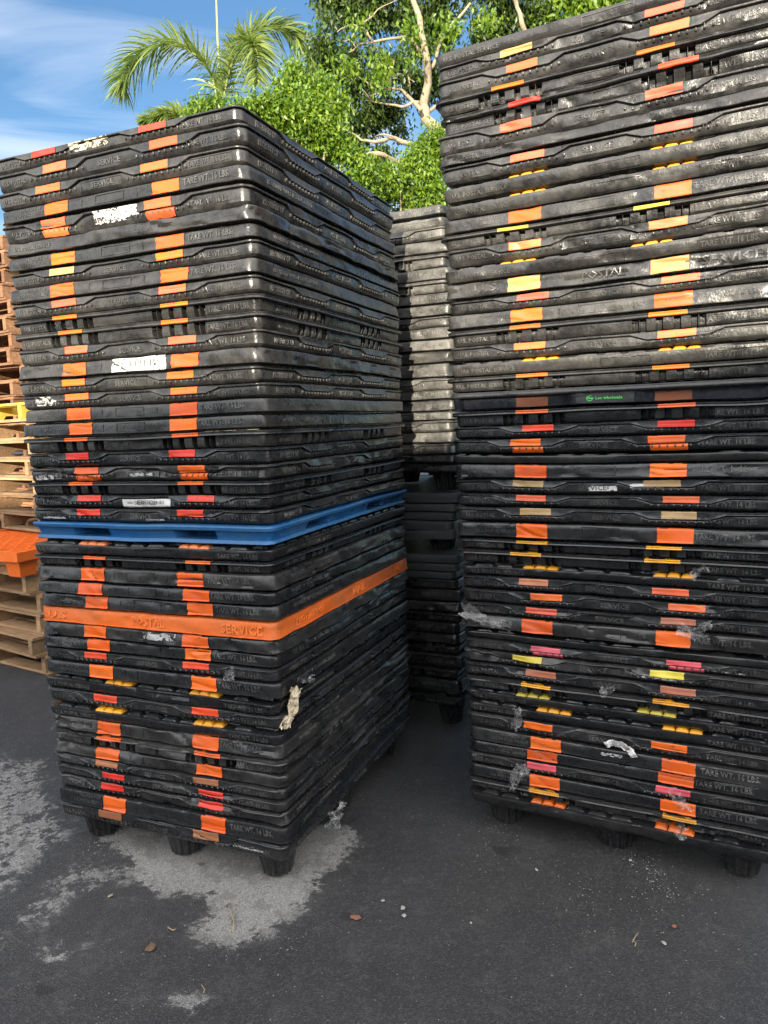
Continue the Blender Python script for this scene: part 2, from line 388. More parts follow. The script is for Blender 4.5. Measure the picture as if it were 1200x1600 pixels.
    b2 = N('ShaderNodeBump', Strength=0.6, Distance=0.006); Lk(n2.outputs['Fac'], b2.inputs['Height']); Lk(b.outputs[0], b2.inputs['Normal']); Lk(b2.outputs[0], bs.inputs['Normal'])
    o = link_mesh('ground', me, m); tag(o, kind='structure')
build_ground()

# ------------------------------------------------------------------ plastic pallets
PW, PD, PR = 1.016, 1.219, 0.032

_text = {}
def text_mesh(s):
    """unit-height outline letters as numpy verts (x 0..width) and faces"""
    if s in _text: return _text[s]
    cu = bpy.data.curves.new('t', 'FONT'); cu.body = s; cu.size = 1.0; cu.extrude = 0.05; cu.resolution_u = 1; cu.offset = 0.018
    o = bpy.data.objects.new('t', cu); col.objects.link(o)
    dg = bpy.context.evaluated_depsgraph_get()
    me = o.evaluated_get(dg).to_mesh()
    v = np.array([x.co[:] for x in me.vertices]); f = [tuple(p.vertices) for p in me.polygons]
    o.evaluated_get(dg).to_mesh_clear()
    bpy.data.objects.remove(o); bpy.data.curves.remove(cu)
    v[:, 0] -= v[:, 0].min(); v[:, 1] -= v[:, 1].min(); v[:, 1] /= 0.73; v[:, 2] -= v[:, 2].min()
    _text[s] = (v, f)
    return _text[s]

class Surf:
    """side wall of one moulded pallet: position as a function of distance s round the rim and height v 0..1"""
    def __init__(k, typ, H, c1, c2, seed, crush, stack_seed, zworld):
        k.typ, k.H, k.c, k.seed, k.crush, k.ss, k.zw = typ, H, (c1, c2), seed, crush, stack_seed, zworld; k.dtop = 0.80
    def zone(k, s):
        """distance to the nearest strap zone centre, on every side"""
        P = 2 * (PW + PD); s = np.mod(s, P)
        f = [k.c[0], k.c[1], PW + 0.30 * PD, PW + 0.72 * PD, PW + PD + 0.28 * PW, PW + PD + 0.72 * PW, 2 * PW + PD + 0.28 * PD, 2 * PW + PD + 0.72 * PD]
        d = np.full(s.shape, 9.0)
        for c in f: d = np.minimum(d, np.abs(s - c))
        return d
    def rows(k, s):
        s = np.asarray(s, float); Z = k.zone(s); one = np.ones(s.shape); t = k.typ
        if t == 'A' or t == 'AB':
            lo = np.clip((Z - 0.085) / 0.048, 0, 1)
            r = 0.50 + 0.33 * lo + 0.012 * vnoise(s * 9, one * 0.3, k.seed)
            dep = 0.0065
            V = [0 * one, 0.02 * one, 0.06 * one, 0.20 * one, r * 0.75, r - 0.07, r - 0.035, r, r + 0.01, r + 0.03, (r + 0.97) / 2, 0.94 * one, 0.985 * one, 1 * one]
            O = [-0.040, -0.018, -0.013, -0.0060, -0.0030, -0.0040, -dep - 0.002, -dep - 0.002, 0.001, 0.003, 0.001, 0.001, -0.002, -0.030]
        elif t == 'B' or t == 'F' or t == 'E':
            b = 0.13 if t != 'F' else 0.03
            V = [0, 0.01, b, b + 0.008, b + 0.05, b + 0.062, 0.3, 0.5, 0.7, 0.88, 0.95, 0.99, 1]
            O = [-0.045, -0.032, -0.032, 0.002, 0.0045, -0.001, -0.001, -0.001, -0.0015, -0.0025, -0.0045, -0.010, -0.045]
            V = [v * one for v in V]
        elif t == 'C':
            V = [0, 0.03, 0.12, 0.3, 0.5, 0.66, 0.69, 0.70, 0.75, 0.84, 0.93, 0.97, 1]
            cup = (Z < 0.085)
            w = np.where(cup, np.where(np.mod(Z + 0.0125, 0.048) < 0.028, 0.002, -0.022), 0.0) + np.where((Z > 0.085) & (Z < 0.105), -0.024, 0)
            O = [-0.040 * one, -0.018 + w, -0.013 + w, -0.011 + w, -0.010 + w, -0.010 + w, -0.010 + w, 0.004 * one, 0.008 * one, 0.006 * one, 0.008 * one, 0.003 * one, -0.03 * one]
            V = [v * one for v in V]
        elif t == 'D':
            V = [0, 0.02, 0.05, 0.12, 0.3, 0.5, k.dtop - 0.08, k.dtop - 0.02, k.dtop, k.dtop + 0.01, 0.97, 1]
            V = [v * one for v in V]
            O = [-0.045, -0.018, -0.009, -0.005, -0.001, 0.001, 0.002, 0.001, -0.006, -0.042, -0.046, -0.06]
        elif t == 'G':
            lo = np.clip((Z - 0.055) / 0.025, 0, 1)
            side = (s > PW + 0.05) & (s < PW + PD)
            rib = np.where(side & (np.mod(s, 0.030) < 0.011), -0.012, 0.0)
            V = [0, 0.04, 0.10, 0.26, 0.28, 0.40, 0.55, 0.68, 0.74, 0.90, 0.96, 1]
            V = [v * one for v in V]
            hole = -0.075 * (1 - lo)
            O = [-0.07 * one, -0.012 + 0 * hole, -0.004 + 0 * hole, -0.008 + 0 * hole, -0.020 + hole + rib, -0.018 + hole + rib, -0.012 + hole + rib, -0.008 + hole * 0.8 + rib, 0.004 * one, 0.008 * one, 0.004 * one, -0.03 * one]
        elif t == 'H':
            u = s / PW; front = (s >= 0) & (s < PW)
            a = np.clip((np.abs(u - 0.515) - 0.095) / 0.05, 0, 1)
            a = np.where(front, a, 1.0) * np.where(front & ((u < 0.03) | (u > 0.985)), 0.0, 1.0)
            rec = a * (-0.026)
            V = [0, 0.03, 0.10, 0.11, 0.35, 0.60, 0.66, 0.68, 0.73, 0.85, 0.96, 1]
            r = 0.0 * one
            V = [v * one for v in V]
            O = [-0.05 * one, -0.03 + rec * 0.4, -0.012 + rec, -0.002 + rec, 0.0 + rec, 0.001 + rec, 0.001 + rec, 0.006 * one, 0.010 * one, 0.008 * one, 0.004 * one, -0.04 * one]
        elif t == 'S':
            seam = np.where(np.mod(s + 0.03, 0.26) < 0.006, -0.004, 0.0)
            V = [0, 0.02, 0.08, 0.09, 0.14, 0.5, 0.86, 0.95, 0.99, 1]
            V = [v * one for v in V]
            O = [-0.05 * one, -0.016 * one, -0.014 * one, -0.002 + seam, 0 + seam, 0.001 + seam, 0.001 + seam, -0.001 * one, -0.008 * one, -0.04 * one]
        O = [o * one if not hasattr(o, 'shape') else o for o in O]
        return np.array(V), np.array(O)
    def dent(k, s, v):
        z = v * k.H
        d = 0.0010 * vnoise(s * 7, z * 14, k.seed) + 0.0006 * vnoise(s * 23, z * 45, k.seed + 1)
        d = d + k.crush * (0.0065 * vnoise(s * 8, z * 18 + 3, k.seed + 2) + 0.0042 * vnoise(s * 21 + z * 30, z * 40, k.seed + 3))
        # creases: sharp folds
        c = vnoise(s * 5 + z * 9, z * 16, k.seed + 4)
        d = d - k.crush * 0.009 * np.clip(0.16 - np.abs(c), 0, 1) / 0.16
        return d
    def warp(k, s, v):
        zw = k.zw + v * k.H
        w = 0.0028 * vnoise(s * 2.1, zw * 9, k.ss) + 0.0016 * vnoise(s * 6.5, zw * 17, k.ss + 1)
        return w + k.crush * 0.0022 * vnoise(s * 11, zw * 22, k.ss + 2)
    def perim(k, s):
        P = 2 * (PW + PD); s = np.mod(s, P); r = PR
        x = np.zeros(s.shape); y = np.zeros(s.shape); nx = np.zeros(s.shape); ny = np.zeros(s.shape)
        hw, hd = PW / 2, PD / 2
        e = [0, PW, PW + PD, 2 * PW + PD, P]
        segs = [((-hw, -hd), (1, 0), (0, -1)), ((hw, -hd), (0, 1), (1, 0)), ((hw, hd), (-1, 0), (0, 1)), ((-hw, hd), (0, -1), (-1, 0))]
        for i in range(4):
            m = (s >= e[i]) & (s < e[i + 1] + (1e-9 if i == 3 else 0)); t = s[m] - e[i]
            (ox, oy), (dx, dy), (ax, ay) = segs[i]
            x[m] = ox + dx * t; y[m] = oy + dy * t; nx[m] = ax; ny[m] = ay
        corners = [(0, (-hw + r, -hd + r), 225), (PW, (hw - r, -hd + r), 315), (PW + PD, (hw - r, hd - r), 45), (2 * PW + PD, (-hw + r, hd - r), 135)]
        for cs, (ccx, ccy), mid in corners:
            dlt = np.mod(s - cs + P / 2, P) - P / 2
            m = np.abs(dlt) < r
            ang = np.radians(mid + dlt[m] / r * 45)
            nx[m] = np.cos(ang); ny[m] = np.sin(ang); x[m] = ccx + r * np.cos(ang); y[m] = ccy + r * np.sin(ang)
        return x, y, nx, ny
    def pt(k, s, v, out=0.0, raw_o=None):
        s = np.asarray(s, float); v = np.broadcast_to(np.asarray(v, float), s.shape)
        if raw_o is None:
            V, O = k.rows(s)
            o = O[0].copy()
            for i in range(len(V) - 1):
                m = (v >= V[i]) & (v <= V[i + 1]); den = np.maximum(V[i + 1] - V[i], 1e-6)
                t = np.clip((v - V[i]) / den, 0, 1)
                o = np.where(m, O[i] * (1 - t) + O[i + 1] * t, o)
        else: o = raw_o
        x, y, nx, ny = k.perim(s)
        o = o + k.dent(s, v) + out
        return np.stack([x + nx * o, y + ny * o, v * k.H + k.warp(s, v)], -1)

def s_samples(surf, steps):
    L = []
    e = [0, PW, PW + PD, 2 * PW + PD, 2 * (PW + PD)]
    for i in range(4):
        n = max(2, int(round((e[i + 1] - e[i]) / steps[i])))
        L += list(np.linspace(e[i], e[i + 1], n, endpoint=False))
        for d in (-0.04, -0.03, -0.02, -0.01, 0.01, 0.02, 0.03, 0.04): L.append((e[i] + d) % (2 * (PW + PD)))
        if steps[i] < 0.05:
            for c in ((surf.c if i == 0 else (PW + 0.30 * PD, PW + 0.72 * PD)) if i < 2 else ()):
                for d in (0.085, 0.109, 0.133):
                    L += [c - d, c + d]
                if surf.typ == 'C':
                    for d in (0.0149, 0.0156, 0.0354, 0.0361, 0.0629, 0.0636, 0.0834, 0.0841, 0.0849, 0.0856, 0.1045, 0.1055): L += [c - d, c + d]
    L = np.array(sorted(L)); keep = [0]
    for i in range(1, len(L)):
        if L[i] - L[keep[-1]] > 0.0006: keep.append(i)
    return L[keep]

def foot_mesh(h=0.105, r0=0.052, r1=0.075, ribs=14, seg=56):
    vs = []; fs = []
    rows = [(0.0, 0.55), (0.0, 0.93), (0.008, 1.0), (0.35, 1.0), (0.7, 1.0), (1.0, 1.02)]
    for t, f in rows:
        tt = min(1, t)
        for k in range(seg):
            a = 2 * math.pi * k / seg
            r = (r0 + (r1 - r0) * tt) * f * (1 + 0.045 * (1 if math.cos(a * ribs) > 0 else -1) * (1 if 0.008 <= t <= 0.75 else 0.2))
            vs.append((r * math.cos(a), r * math.sin(a), h * t))
    n = len(rows)
    for i in range(n - 1):
        for k in range(seg): fs.append((i * seg + k, i * seg + (k + 1) % seg, (i + 1) * seg + (k + 1) % seg, (i + 1) * seg + k))
    fs.append(tuple(range(seg))[::-1])
    me = bpy.data.meshes.new('foot'); me.from_pydata(vs, [], fs); me.shade_smooth(); me.set_sharp_from_angle(angle=R(40)); me.materials.append(BLACK)
    return me
FOOT = foot_mesh()

def patch(surf, s0, s1, v0, v1, out, ns=10, nv=7, ragged=0.0, seed=0, slant=0.0, vfix=None):
    S = np.linspace(s0, s1, ns); Vv = np.linspace(v0, v1, nv)
    SS, VV = np.meshgrid(S, Vv)
    VV = VV + slant * (SS - (s0 + s1) / 2)
    if ragged:
        SS = SS + ragged * vnoise(SS * 60, VV * 5, seed) * (np.abs(SS - (s0 + s1) / 2) > (s1 - s0) * 0.4)
        VV = VV + ragged * 12 * vnoise(SS * 50, VV * 3, seed + 1)
    p = surf.pt(SS.ravel(), VV.ravel(), out)
    fs = [(j * ns + i, j * ns + i + 1, (j + 1) * ns + i + 1, (j + 1) * ns + i) for j in range(nv - 1) for i in range(ns - 1)]
    return p, fs

def add_text(mb, surf, s, s0, vc, h, width=None, out=0.0003):
    v, f = text_mesh(s)
    w = v[:, 0].max() * h; k = 1.0 if not width else width / w
    ss = s0 + v[:, 0] * h * k; vv = vc + (v[:, 1] - 0.5) * h / surf.H
    p = surf.pt(ss, np.clip(vv, 0.03, 0.98), out + v[:, 2] * h * 1.2)
    mb.add(p, f)

def add_frame(mb, surf, s0, s1, v0, v1, w=0.0025, hgt=0.0022):
    def strip(a0, a1, b0, b1):
        p, fs = patch(surf, a0, a1, b0, b1, hgt, ns=max(2, int((a1 - a0) / 0.02) + 2), nv=2)
        q, _ = patch(surf, a0, a1, b0, b1, -0.001, ns=max(2, int((a1 - a0) / 0.02) + 2), nv=2)
        n = len(p); mb.add(np.concatenate([p, q]), fs + [(i, i + 1, n + i + 1, n + i) for i in range(n // 2 - 1)] + [(n // 2 + i + 1, n // 2 + i, n + n // 2 + i, n + n // 2 + i + 1) for i in range(n // 2 - 1)]
               + [(0, n, n + n // 2, n // 2), (n // 2 - 1, n - 1, 2 * n - 1, n + n // 2 - 1)])
    wv = w / surf.H
    strip(s0, s1, v0, v0 + wv); strip(s0, s1, v1 - wv, v1); strip(s0, s0 + w, v0 + wv, v1 - wv); strip(s1 - w, s1, v0 + wv, v1 - wv)

def scuff_mesh(surf, s0, s1, v0, v1, seed, dens=0.1, out=0.0016, cell=0.0026):
    """ragged remains of a label or scrape: only the cells a noise keeps"""
    ns = int((s1 - s0) / cell) + 2; nv = max(3, int((v1 - v0) * surf.H / cell) + 2)
    p, fs = patch(surf, s0, s1, v0, v1, out, ns=ns, nv=nv)
    keep = []
    for f in fs:
        i, j = f[0] % ns, f[0] // ns
        e = min(i / ns, 1 - i / ns) * 2.2; e2 = min((j + 0.5) / nv, 1 - (j + 0.5) / nv) * 2.2
        n = vnoise(np.array([i * 0.21]), np.array([j * 0.35]), seed)[0] + 0.5 * vnoise(np.array([i * 0.6]), np.array([j * 0.8]), seed + 1)[0]
        if n + dens + min(e, 0.5) + min(e2, 0.45) > 0.55: keep.append(f)
    return p, keep

def compact(p, fs):
    used = sorted({i for f in fs for i in f}); mp = {a: b for b, a in enumerate(used)}
    return p[used], [tuple(mp[i] for i in f) for f in fs]

ORD = ['', 'first', 'second', 'third', 'fourth', 'fifth', 'sixth', 'seventh', 'eighth', 'ninth', 'tenth', 'eleventh', 'twelfth', 'thirteenth', 'fourteenth', 'fifteenth', 'sixteenth']
TNAME = dict(O='orange', R='red', L='light orange', S='salmon', P='pale orange', T='tan', Y='yellow', W='warm yellow', F='faded red', K='pink', X='amber', B='brownish', C='cream', Z='lemon yellow')

def make_pallet(loc, yaw, typ, H, tapes, cs, seed, stack_seed, crush, steps, label, group, tare='TARE WT. 16 LBS.', side_text=False,
                full=False, feet=None, mat=None, scuffs=(), lettering=True, dark_under=False):
    root = empty('plastic_pallet', loc, yaw)
    tag(root, label, 'pallet', group)
    c1, c2 = cs[0] * PW, cs[1] * PW
    sf = Surf(typ, H, c1, c2, seed, crush, stack_seed, loc[2])
    if typ == 'D' and loc[2] < 1.3: sf.dtop = 0.755
    S = s_samples(sf, steps)
    V, O = sf.rows(S)
    nr, ns = V.shape
    P = np.stack([sf.pt(S, V[i], 0.0, raw_o=O[i]) for i in range(nr)])     # nr, ns, 3
    verts = P.reshape(-1, 3)
    fs = []
    for j in range(nr - 1):
        b = j * ns
        for i in range(ns):
            i2 = (i + 1) % ns
            fs.append((b + i, b + i2, b + ns + i2, b + ns + i))
    mb = MB(); mb.v = [tuple(v) for v in verts.tolist()]; mb.f = fs
    # moulded pegs under the lip
    if typ in ('A',):
        zones = [c1, c2] + ([PW + 0.30 * PD, PW + 0.72 * PD] if steps[1] < 0.05 else [])
        for c in zones:
            for q in range(-5, 6):
                s = c + q * 0.0225 + 0.003
                lo = min(1, max(0, (abs(s - c) - 0.085) / 0.048)); vv = 0.50 + 0.33 * lo * 0.35 - 0.16
                base = []
                for rr, oo in ((1.0, -0.001), (0.75, 0.0065), (0.0, 0.008)):
                    for a in range(6 if rr else 1):
                        an = a * math.pi / 3
                        base.append((s + 0.0042 * rr * math.cos(an), vv + 0.0066 * rr * math.sin(an) / H, oo))
                b = np.array(base); p = sf.pt(b[:, 0], b[:, 1], b[:, 2])
                mb.add(p, [(a, (a + 1) % 6, 6 + (a + 1) % 6, 6 + a) for a in range(6)] + [(6 + a, 6 + (a + 1) % 6, 12) for a in range(6)])
    body_mat = mat or (CRUSH if crush > 0.7 else BLACK)
    o = mb.build('skirt', body_mat, root, smooth=True, angle=R(33))
    # deck: closes the top just under the rim
    top = P[-1].copy(); top[:, 2] -= 0.002
    inner = top * np.array([0.86, 0.86, 1]); inner[:, 2] -= 0.006
    dk = MB(); dk.add(np.concatenate([top, inner]), [(i, (i + 1) % ns, ns + (i + 1) % ns, ns + i) for i in range(ns)] + [tuple(ns + i for i in range(ns))])
    pads = MB()
    if typ == 'D':
        def pad(mbx, s0, s1, hi=0.95, ins=0.011):
            m = 9; ss = np.linspace(s0, s1, m); t = np.linspace(-1, 1, m)
            dt_ = sf.dtop; h = dt_ + (hi - dt_) * np.clip(1 - np.abs(t) ** 7, 0, 1)
            a = sf.pt(ss, np.full(m, dt_ - 0.005), 0, raw_o=np.full(m, -ins)); b = sf.pt(ss, h * 0.6 + dt_ * 0.4, 0, raw_o=np.full(m, -ins - 0.0015))
            c = sf.pt(ss, h, 0, raw_o=np.full(m, -ins - 0.010)); d = sf.pt(ss, h, 0, raw_o=np.full(m, -ins - 0.06))
            mbx.add(np.concatenate([a, b, c, d]), [(q * m + i, q * m + i + 1, (q + 1) * m + i + 1, (q + 1) * m + i) for q in range(3) for i in range(m - 1)])
        rng_s = [(0.05, PW - 0.05)] + ([(PW + 0.05, PW + PD - 0.05)] if steps[1] < 0.05 else [])
        for a0, a1 in rng_s:
            s = a0
            while s < a1 - 0.06:
                L = 0.055 + 0.02 * random.random()
                if a0 > 1 or min(abs(s + L / 2 - c1), abs(s + L / 2 - c2)) > 0.085: pad(dk, s, s + L)
                s += L + 0.014
        if tapes:
            for c, tk in zip((c1, c2), tapes):
                yp = MB()
                for q in range(3): pad(yp, c - 0.062 + q * 0.041, c - 0.062 + q * 0.041 + 0.039, hi=0.995 if q % 2 else 0.95, ins=0.006)
                yp.build('painted_pad', tape_mat(tk), root, smooth=True)
    dk.build('deck', body_mat, root, smooth=(typ == 'D'), angle=R(40))
    # colour bands
    if tapes and typ != 'D':
        for q, (c, tk) in enumerate(zip((c1, c2), tapes)):
            hw = 0.0525 + random.uniform(-0.002, 0.002)
            rg = dict(A=(0.515, 0.975), AB=(0.515, 0.975), B=(0.175, 0.985), C=(0.715, 0.975), H=(0.12, 0.60), E=(0.18, 0.98), S=(0.1, 0.9), G=(.3, .6), F=(0.1, 0.9))[typ]
            p, fsx = patch(sf, c - hw, c + hw, rg[0], rg[1], 0.0021, ns=16, nv=16, ragged=0.0012, seed=seed + q, slant=random.uniform(-0.1, 0.1))
            link_mesh('colour_band', np_mesh('colour_band', p, fsx), tape_mat(tk), root)
            if full:
                p, fsx = patch(sf, c - hw + 0.006, c + hw + 0.008, 0.05, 0.46, 0.0062, ns=22, nv=5, ragged=0.0015, seed=seed + q + 9)
                link_mesh('colour_band', np_mesh('colour_band', p, fsx), tape_mat(tk), root)
    if lettering:
        tx = MB(); lm = OLETTER if typ == 'F' else (LETTER if body_mat is not GREYB else body_mat)
        def Fr(*a):
            m_ = MB(); add_frame(m_, *a); m_.build('raised_frame', body_mat, root)
        def T(*a, **k):
            if crush > 0.6 and (seed + len(a[1])) % 3 == 0: return      # worn away
            a = list(a); a[2] += ((seed * 37 + len(a[1]) * 11) % 17 - 8) * 0.0008
            m_ = MB(); add_text(m_, *a, **k); m_.build('lettering', lm, root)
        if typ in ('A', 'AB'):
            T(sf, 'U.S. POSTAL', 0.045, 0.46, 0.0155, 0.105); T(sf, 'SERVICE', (c1 + c2) / 2 - 0.045, 0.47, 0.0165, 0.092)
            T(sf, tare, PW - 0.205, 0.47, 0.0165, 0.150)
            if seed % 3 == 0: Fr(sf, (c1 + c2) / 2 - 0.085, (c1 + c2) / 2 + 0.085, 0.22, 0.72); Fr(sf, PW - 0.222, PW - 0.04, 0.22, 0.74)
            if side_text:
                T(sf, 'PROPERTY OF', PW + 0.09, 0.47, 0.0165, 0.12); T(sf, 'U.S. POSTAL', PW + 0.51 * PD - 0.06, 0.47, 0.0165, 0.12); T(sf, 'SERVICE', PW + PD - 0.19, 0.47, 0.0165, 0.10)
        elif typ in ('B',):
            T(sf, 'PROPERTY OF', c1 - 0.165, 0.76, 0.0105, 0.095); T(sf, 'U.S. POSTAL SERVICE', c1 - 0.20, 0.46, 0.0115, 0.135)
            T(sf, tare, c2 + 0.062, 0.60, 0.0195, 0.17)
            m = (c1 + c2) / 2; Fr(sf, m - 0.06, m + 0.06, 0.30, 0.88)
            for qq in (-0.12, 0.11):
                p, fsx = patch(sf, m + qq, m + qq + 0.004, 0.35, 0.8, 0.002, ns=2, nv=3); link_mesh('raised_mark', np_mesh('raised_mark', p, fsx), body_mat, root)
            if side_text: T(sf, 'PROPERTY OF U.S. POSTAL SERVICE', PW + 0.12, 0.58, 0.013, 0.30)
        elif typ == 'E':
            T(sf, 'U.S. POSTAL SERVICE', 0.05, 0.55, 0.014, 0.16)
        elif typ in ('C', 'D'):
            vv = 0.36 if typ == 'C' else 0.34
            T(sf, 'U.S. POSTAL SERVICE', 0.04, vv, 0.0150, 0.19); T(sf, tare, PW - 0.20, vv, 0.0175, 0.155)
            m = (c1 + c2) / 2
            Fr(sf, m - 0.02, m + 0.13, 0.10, 0.60 if typ == 'C' else 0.62); 
            if seed % 2: Fr(sf, PW - 0.215, PW - 0.028, 0.08, 0.62)
            if side_text: T(sf, 'PROPERTY OF U.S. POSTAL SERVICE', PW + 0.12, vv, 0.014, 0.32)
        elif typ == 'F':
            T(sf, 'U.S.', 0.05, 0.5, 0.030, 0.10); T(sf, 'POSTAL', 0.44, 0.5, 0.030, 0.14); T(sf, 'SERVICE', PW - 0.20, 0.5, 0.030, 0.16)
            T(sf, 'PROPERTY OF', PW + 0.14, 0.5, 0.024, 0.2); T(sf, 'MAIL', PW + 0.60, 0.5, 0.028, 0.12); T(sf, 'ONLY', PW + PD - 0.2, 0.5, 0.028, 0.12)
    for kind, s0, s1, v0, v1 in scuffs:
        if kind == 'barcode':
            p, k2 = compact(*scuff_mesh(sf, s0, s1, v0, v1, seed, dens=1.0, out=0.0022))
            lb = link_mesh('paper_label', np_mesh('paper_label', p, k2), PAPER, root)
            bc = MB(); s = s0 + (s1 - s0) * 0.30
            while s < s1 - (s1 - s0) * 0.12:
                w = random.choice((0.0018, 0.003, 0.0045)); p, f2 = patch(sf, s, s + w, v0 + (v1 - v0) * 0.34, v0 + (v1 - v0) * 0.80, 0.0030, ns=2, nv=5); bc.add(p, f2); s += w + random.choice((0.0025, 0.0035, 0.005))
            for r in range(3):
                p, f2 = patch(sf, s0 + (s1 - s0) * 0.34, s0 + (s1 - s0) * (0.6 + 0.1 * r), v0 + (v1 - v0) * 0.85, v0 + (v1 - v0) * 0.88, 0.0030, ns=6, nv=2) if r == 0 else patch(sf, s0 + (s1 - s0) * 0.1, s0 + (s1 - s0) * 0.22, v0 + (v1 - v0) * (0.3 + 0.15 * r), v0 + (v1 - v0) * (0.36 + 0.15 * r), 0.0030, ns=4, nv=2)
                bc.add(p, f2)
            bc.build('barcode', INK, lb)
        else:
            p, k2 = compact(*scuff_mesh(sf, s0, s1, v0, v1, seed + 5, dens={'torn': 0.22, 'white': 0.30, 'thin': -0.05, 'yel': 0.0}[kind], out=0.0020))
            if len(k2): link_mesh('label_remnant', np_mesh('label_remnant', p, k2), dict(torn=PAPER, white=PAPER, thin=WHITE_SCUFF, yel=PAPERY)[kind], root)
    if feet:
        for fx in (-0.40, 0.0, 0.40):
            for fy in (-0.49, 0.0, 0.49):
                fo = link_mesh('foot', FOOT, None, root); fo.location = (fx, fy, -feet + 0.002); fo.scale = (1, 1, (feet + 0.012) / 0.105)
    return root, sf

def frame_of(ref, yaw, left):
    """front direction, inward normal; ref is the near corner (left=True: right end of the front, else its left end)"""
    d = Vector((math.cos(yaw), math.sin(yaw), 0)); n = Vector((-d.y, d.x, 0))
    return d, n

def centre(refx, refy, lean, yaw, z, ref_is_right):
    k = z - 0.1
    c = Vector((refx + lean[0] * k, refy + lean[1] * k, z)); d, n = frame_of(None, yaw, None)
    return c + d * (-PW / 2 if ref_is_right else PW / 2) + n * (PD / 2)

# heights of every seam, metres, top to bottom
ZL = [2.519, 2.47, 2.408, 2.352, 2.3, 2.235, 2.184, 2.134, 2.082, 2.028, 1.976, 1.923, 1.868, 1.815, 1.761, 1.711, 1.662, 1.611, 1.562, 1.507, 1.455, 1.403, 1.357, 1.311, 1.262, 1.194, 1.141, 1.097, 1.041, 0.995, 0.942, 0.883, 0.832, 0.787, 0.739, 0.683, 0.626, 0.573, 0.523, 0.469, 0.414, 0.371, 0.328, 0.283, 0.23, 0.169, 0.106]
ZR = [2.834, 2.778, 2.728, 2.665, 2.615, 2.551, 2.485, 2.442, 2.384, 2.325, 2.267, 2.212, 2.164, 2.104, 2.048, 1.988, 1.939, 1.883, 1.826, 1.776, 1.719, 1.664, 1.595, 1.541, 1.495, 1.443, 1.406, 1.351, 1.299, 1.252, 1.197, 1.137, 1.093, 1.04, 0.996, 0.947, 0.896, 0.849, 0.79, 0.753, 0.713, 0.663, 0.61, 0.56, 0.516, 0.466, 0.407, 0.353, 0.309, 0.26, 0.211, 0.161, 0.099]
ZM = [2.573, 2.524, 2.469, 2.417, 2.351, 2.29, 2.228, 2.173, 2.119, 2.061, 2.009, 1.953, 1.898, 1.842, 1.77, 1.714, 1.666, 1.609, 1.566, 1.512, 1.455, 1.398, 1.361, 1.31, 1.216, 1.161, 1.118, 1.074, 1.027, 0.973, 0.909, 0.863, 0.82, 0.778, 0.726, 0.666, 0.614, 0.559, 0.502, 0.449, 0.397, 0.327, 0.265, 0.194, 0.127]
# type, bands (left, right), crush, options
LEFT = [
 ('A', 'RR', .1, dict(scuffs=[('yel', .36, .52, .30, .92)])), ('A', 'SL', .15, {}), ('A', 'LL', .15, {}), ('B', 'OO', .3, {}), ('A', 'LL', .5, dict(full=True, scuffs=[('white', .42, .60, .28, .92)])),
 ('E', None, .9, {}), ('B', 'OO', .35, {}), ('A', 'TX', .2, {}), ('B', 'OO', .35, {}), ('A', 'SS', .15, {}),
 ('C', 'XX', .2, {}), ('C', 'XX', .25, {}), ('A', 'SS', .5, {}), ('B', 'OO', .75, dict(scuffs=[('barcode', .44, .66, .12, .98), ('yel', .25, .30, .4, .9)])), ('A', 'OO', .15, {}),
 ('A', 'OO', .1, dict(scuffs=[('thin', .07, .17, .25, .9)])), ('B', 'OO', .15, {}), ('B', 'OO', .15, {}), ('C', 'OO', .25, {}), ('A', 'RR', .25, {}),
 ('A', 'OO', .9, dict(full=True, scuffs=[('thin', .04, .14, .2, .5), ('thin', .47, .57, .3, .5)])), ('C', 'XX', .1, {}), ('A', 'RR', .4, dict(scuffs=[('barcode', .43, .63, .12, .72)])), ('A', 'RR', .45, dict(scuffs=[('thin', .06, .17, .22, .36), ('thin', .52, .60, .2, .3)])),
 ('G', None, .1, {}),
 ('D', 'PP', .2, dict(tare='TARE WT. 16 LBS')), ('C', 'OO', .15, {}), ('B', 'OO', .8, {}), ('B', 'OO', .6, {}), ('B', 'OO', .45, {}),
 ('F', None, .45, {}), ('B', 'OO', .9, dict(scuffs=[('thin', .47, .62, .4, .9)])), ('B', 'OO', .7, {}), ('A', 'RR', .25, {}), ('B', 'OO', .35, {}),
 ('D', 'YY', .6, {}), ('A', 'RR', .3, {}), ('D', 'YY', .3, dict(tare='TARE WT. 16 LBS')), ('B', 'OO', .9, {}), ('C', 'OO', .8, dict(scuffs=[('thin', .22, .29, .5, .9)])),
 ('B', 'OO', .8, {}), ('A', 'BB', .35, {}), ('A', 'RR', .4, {}), ('A', 'RR', .8, {}), ('B', 'OO', .3, {}), ('A', 'BB', .35, dict(scuffs=[('thin', .80, .93, .4, .5)])),
]
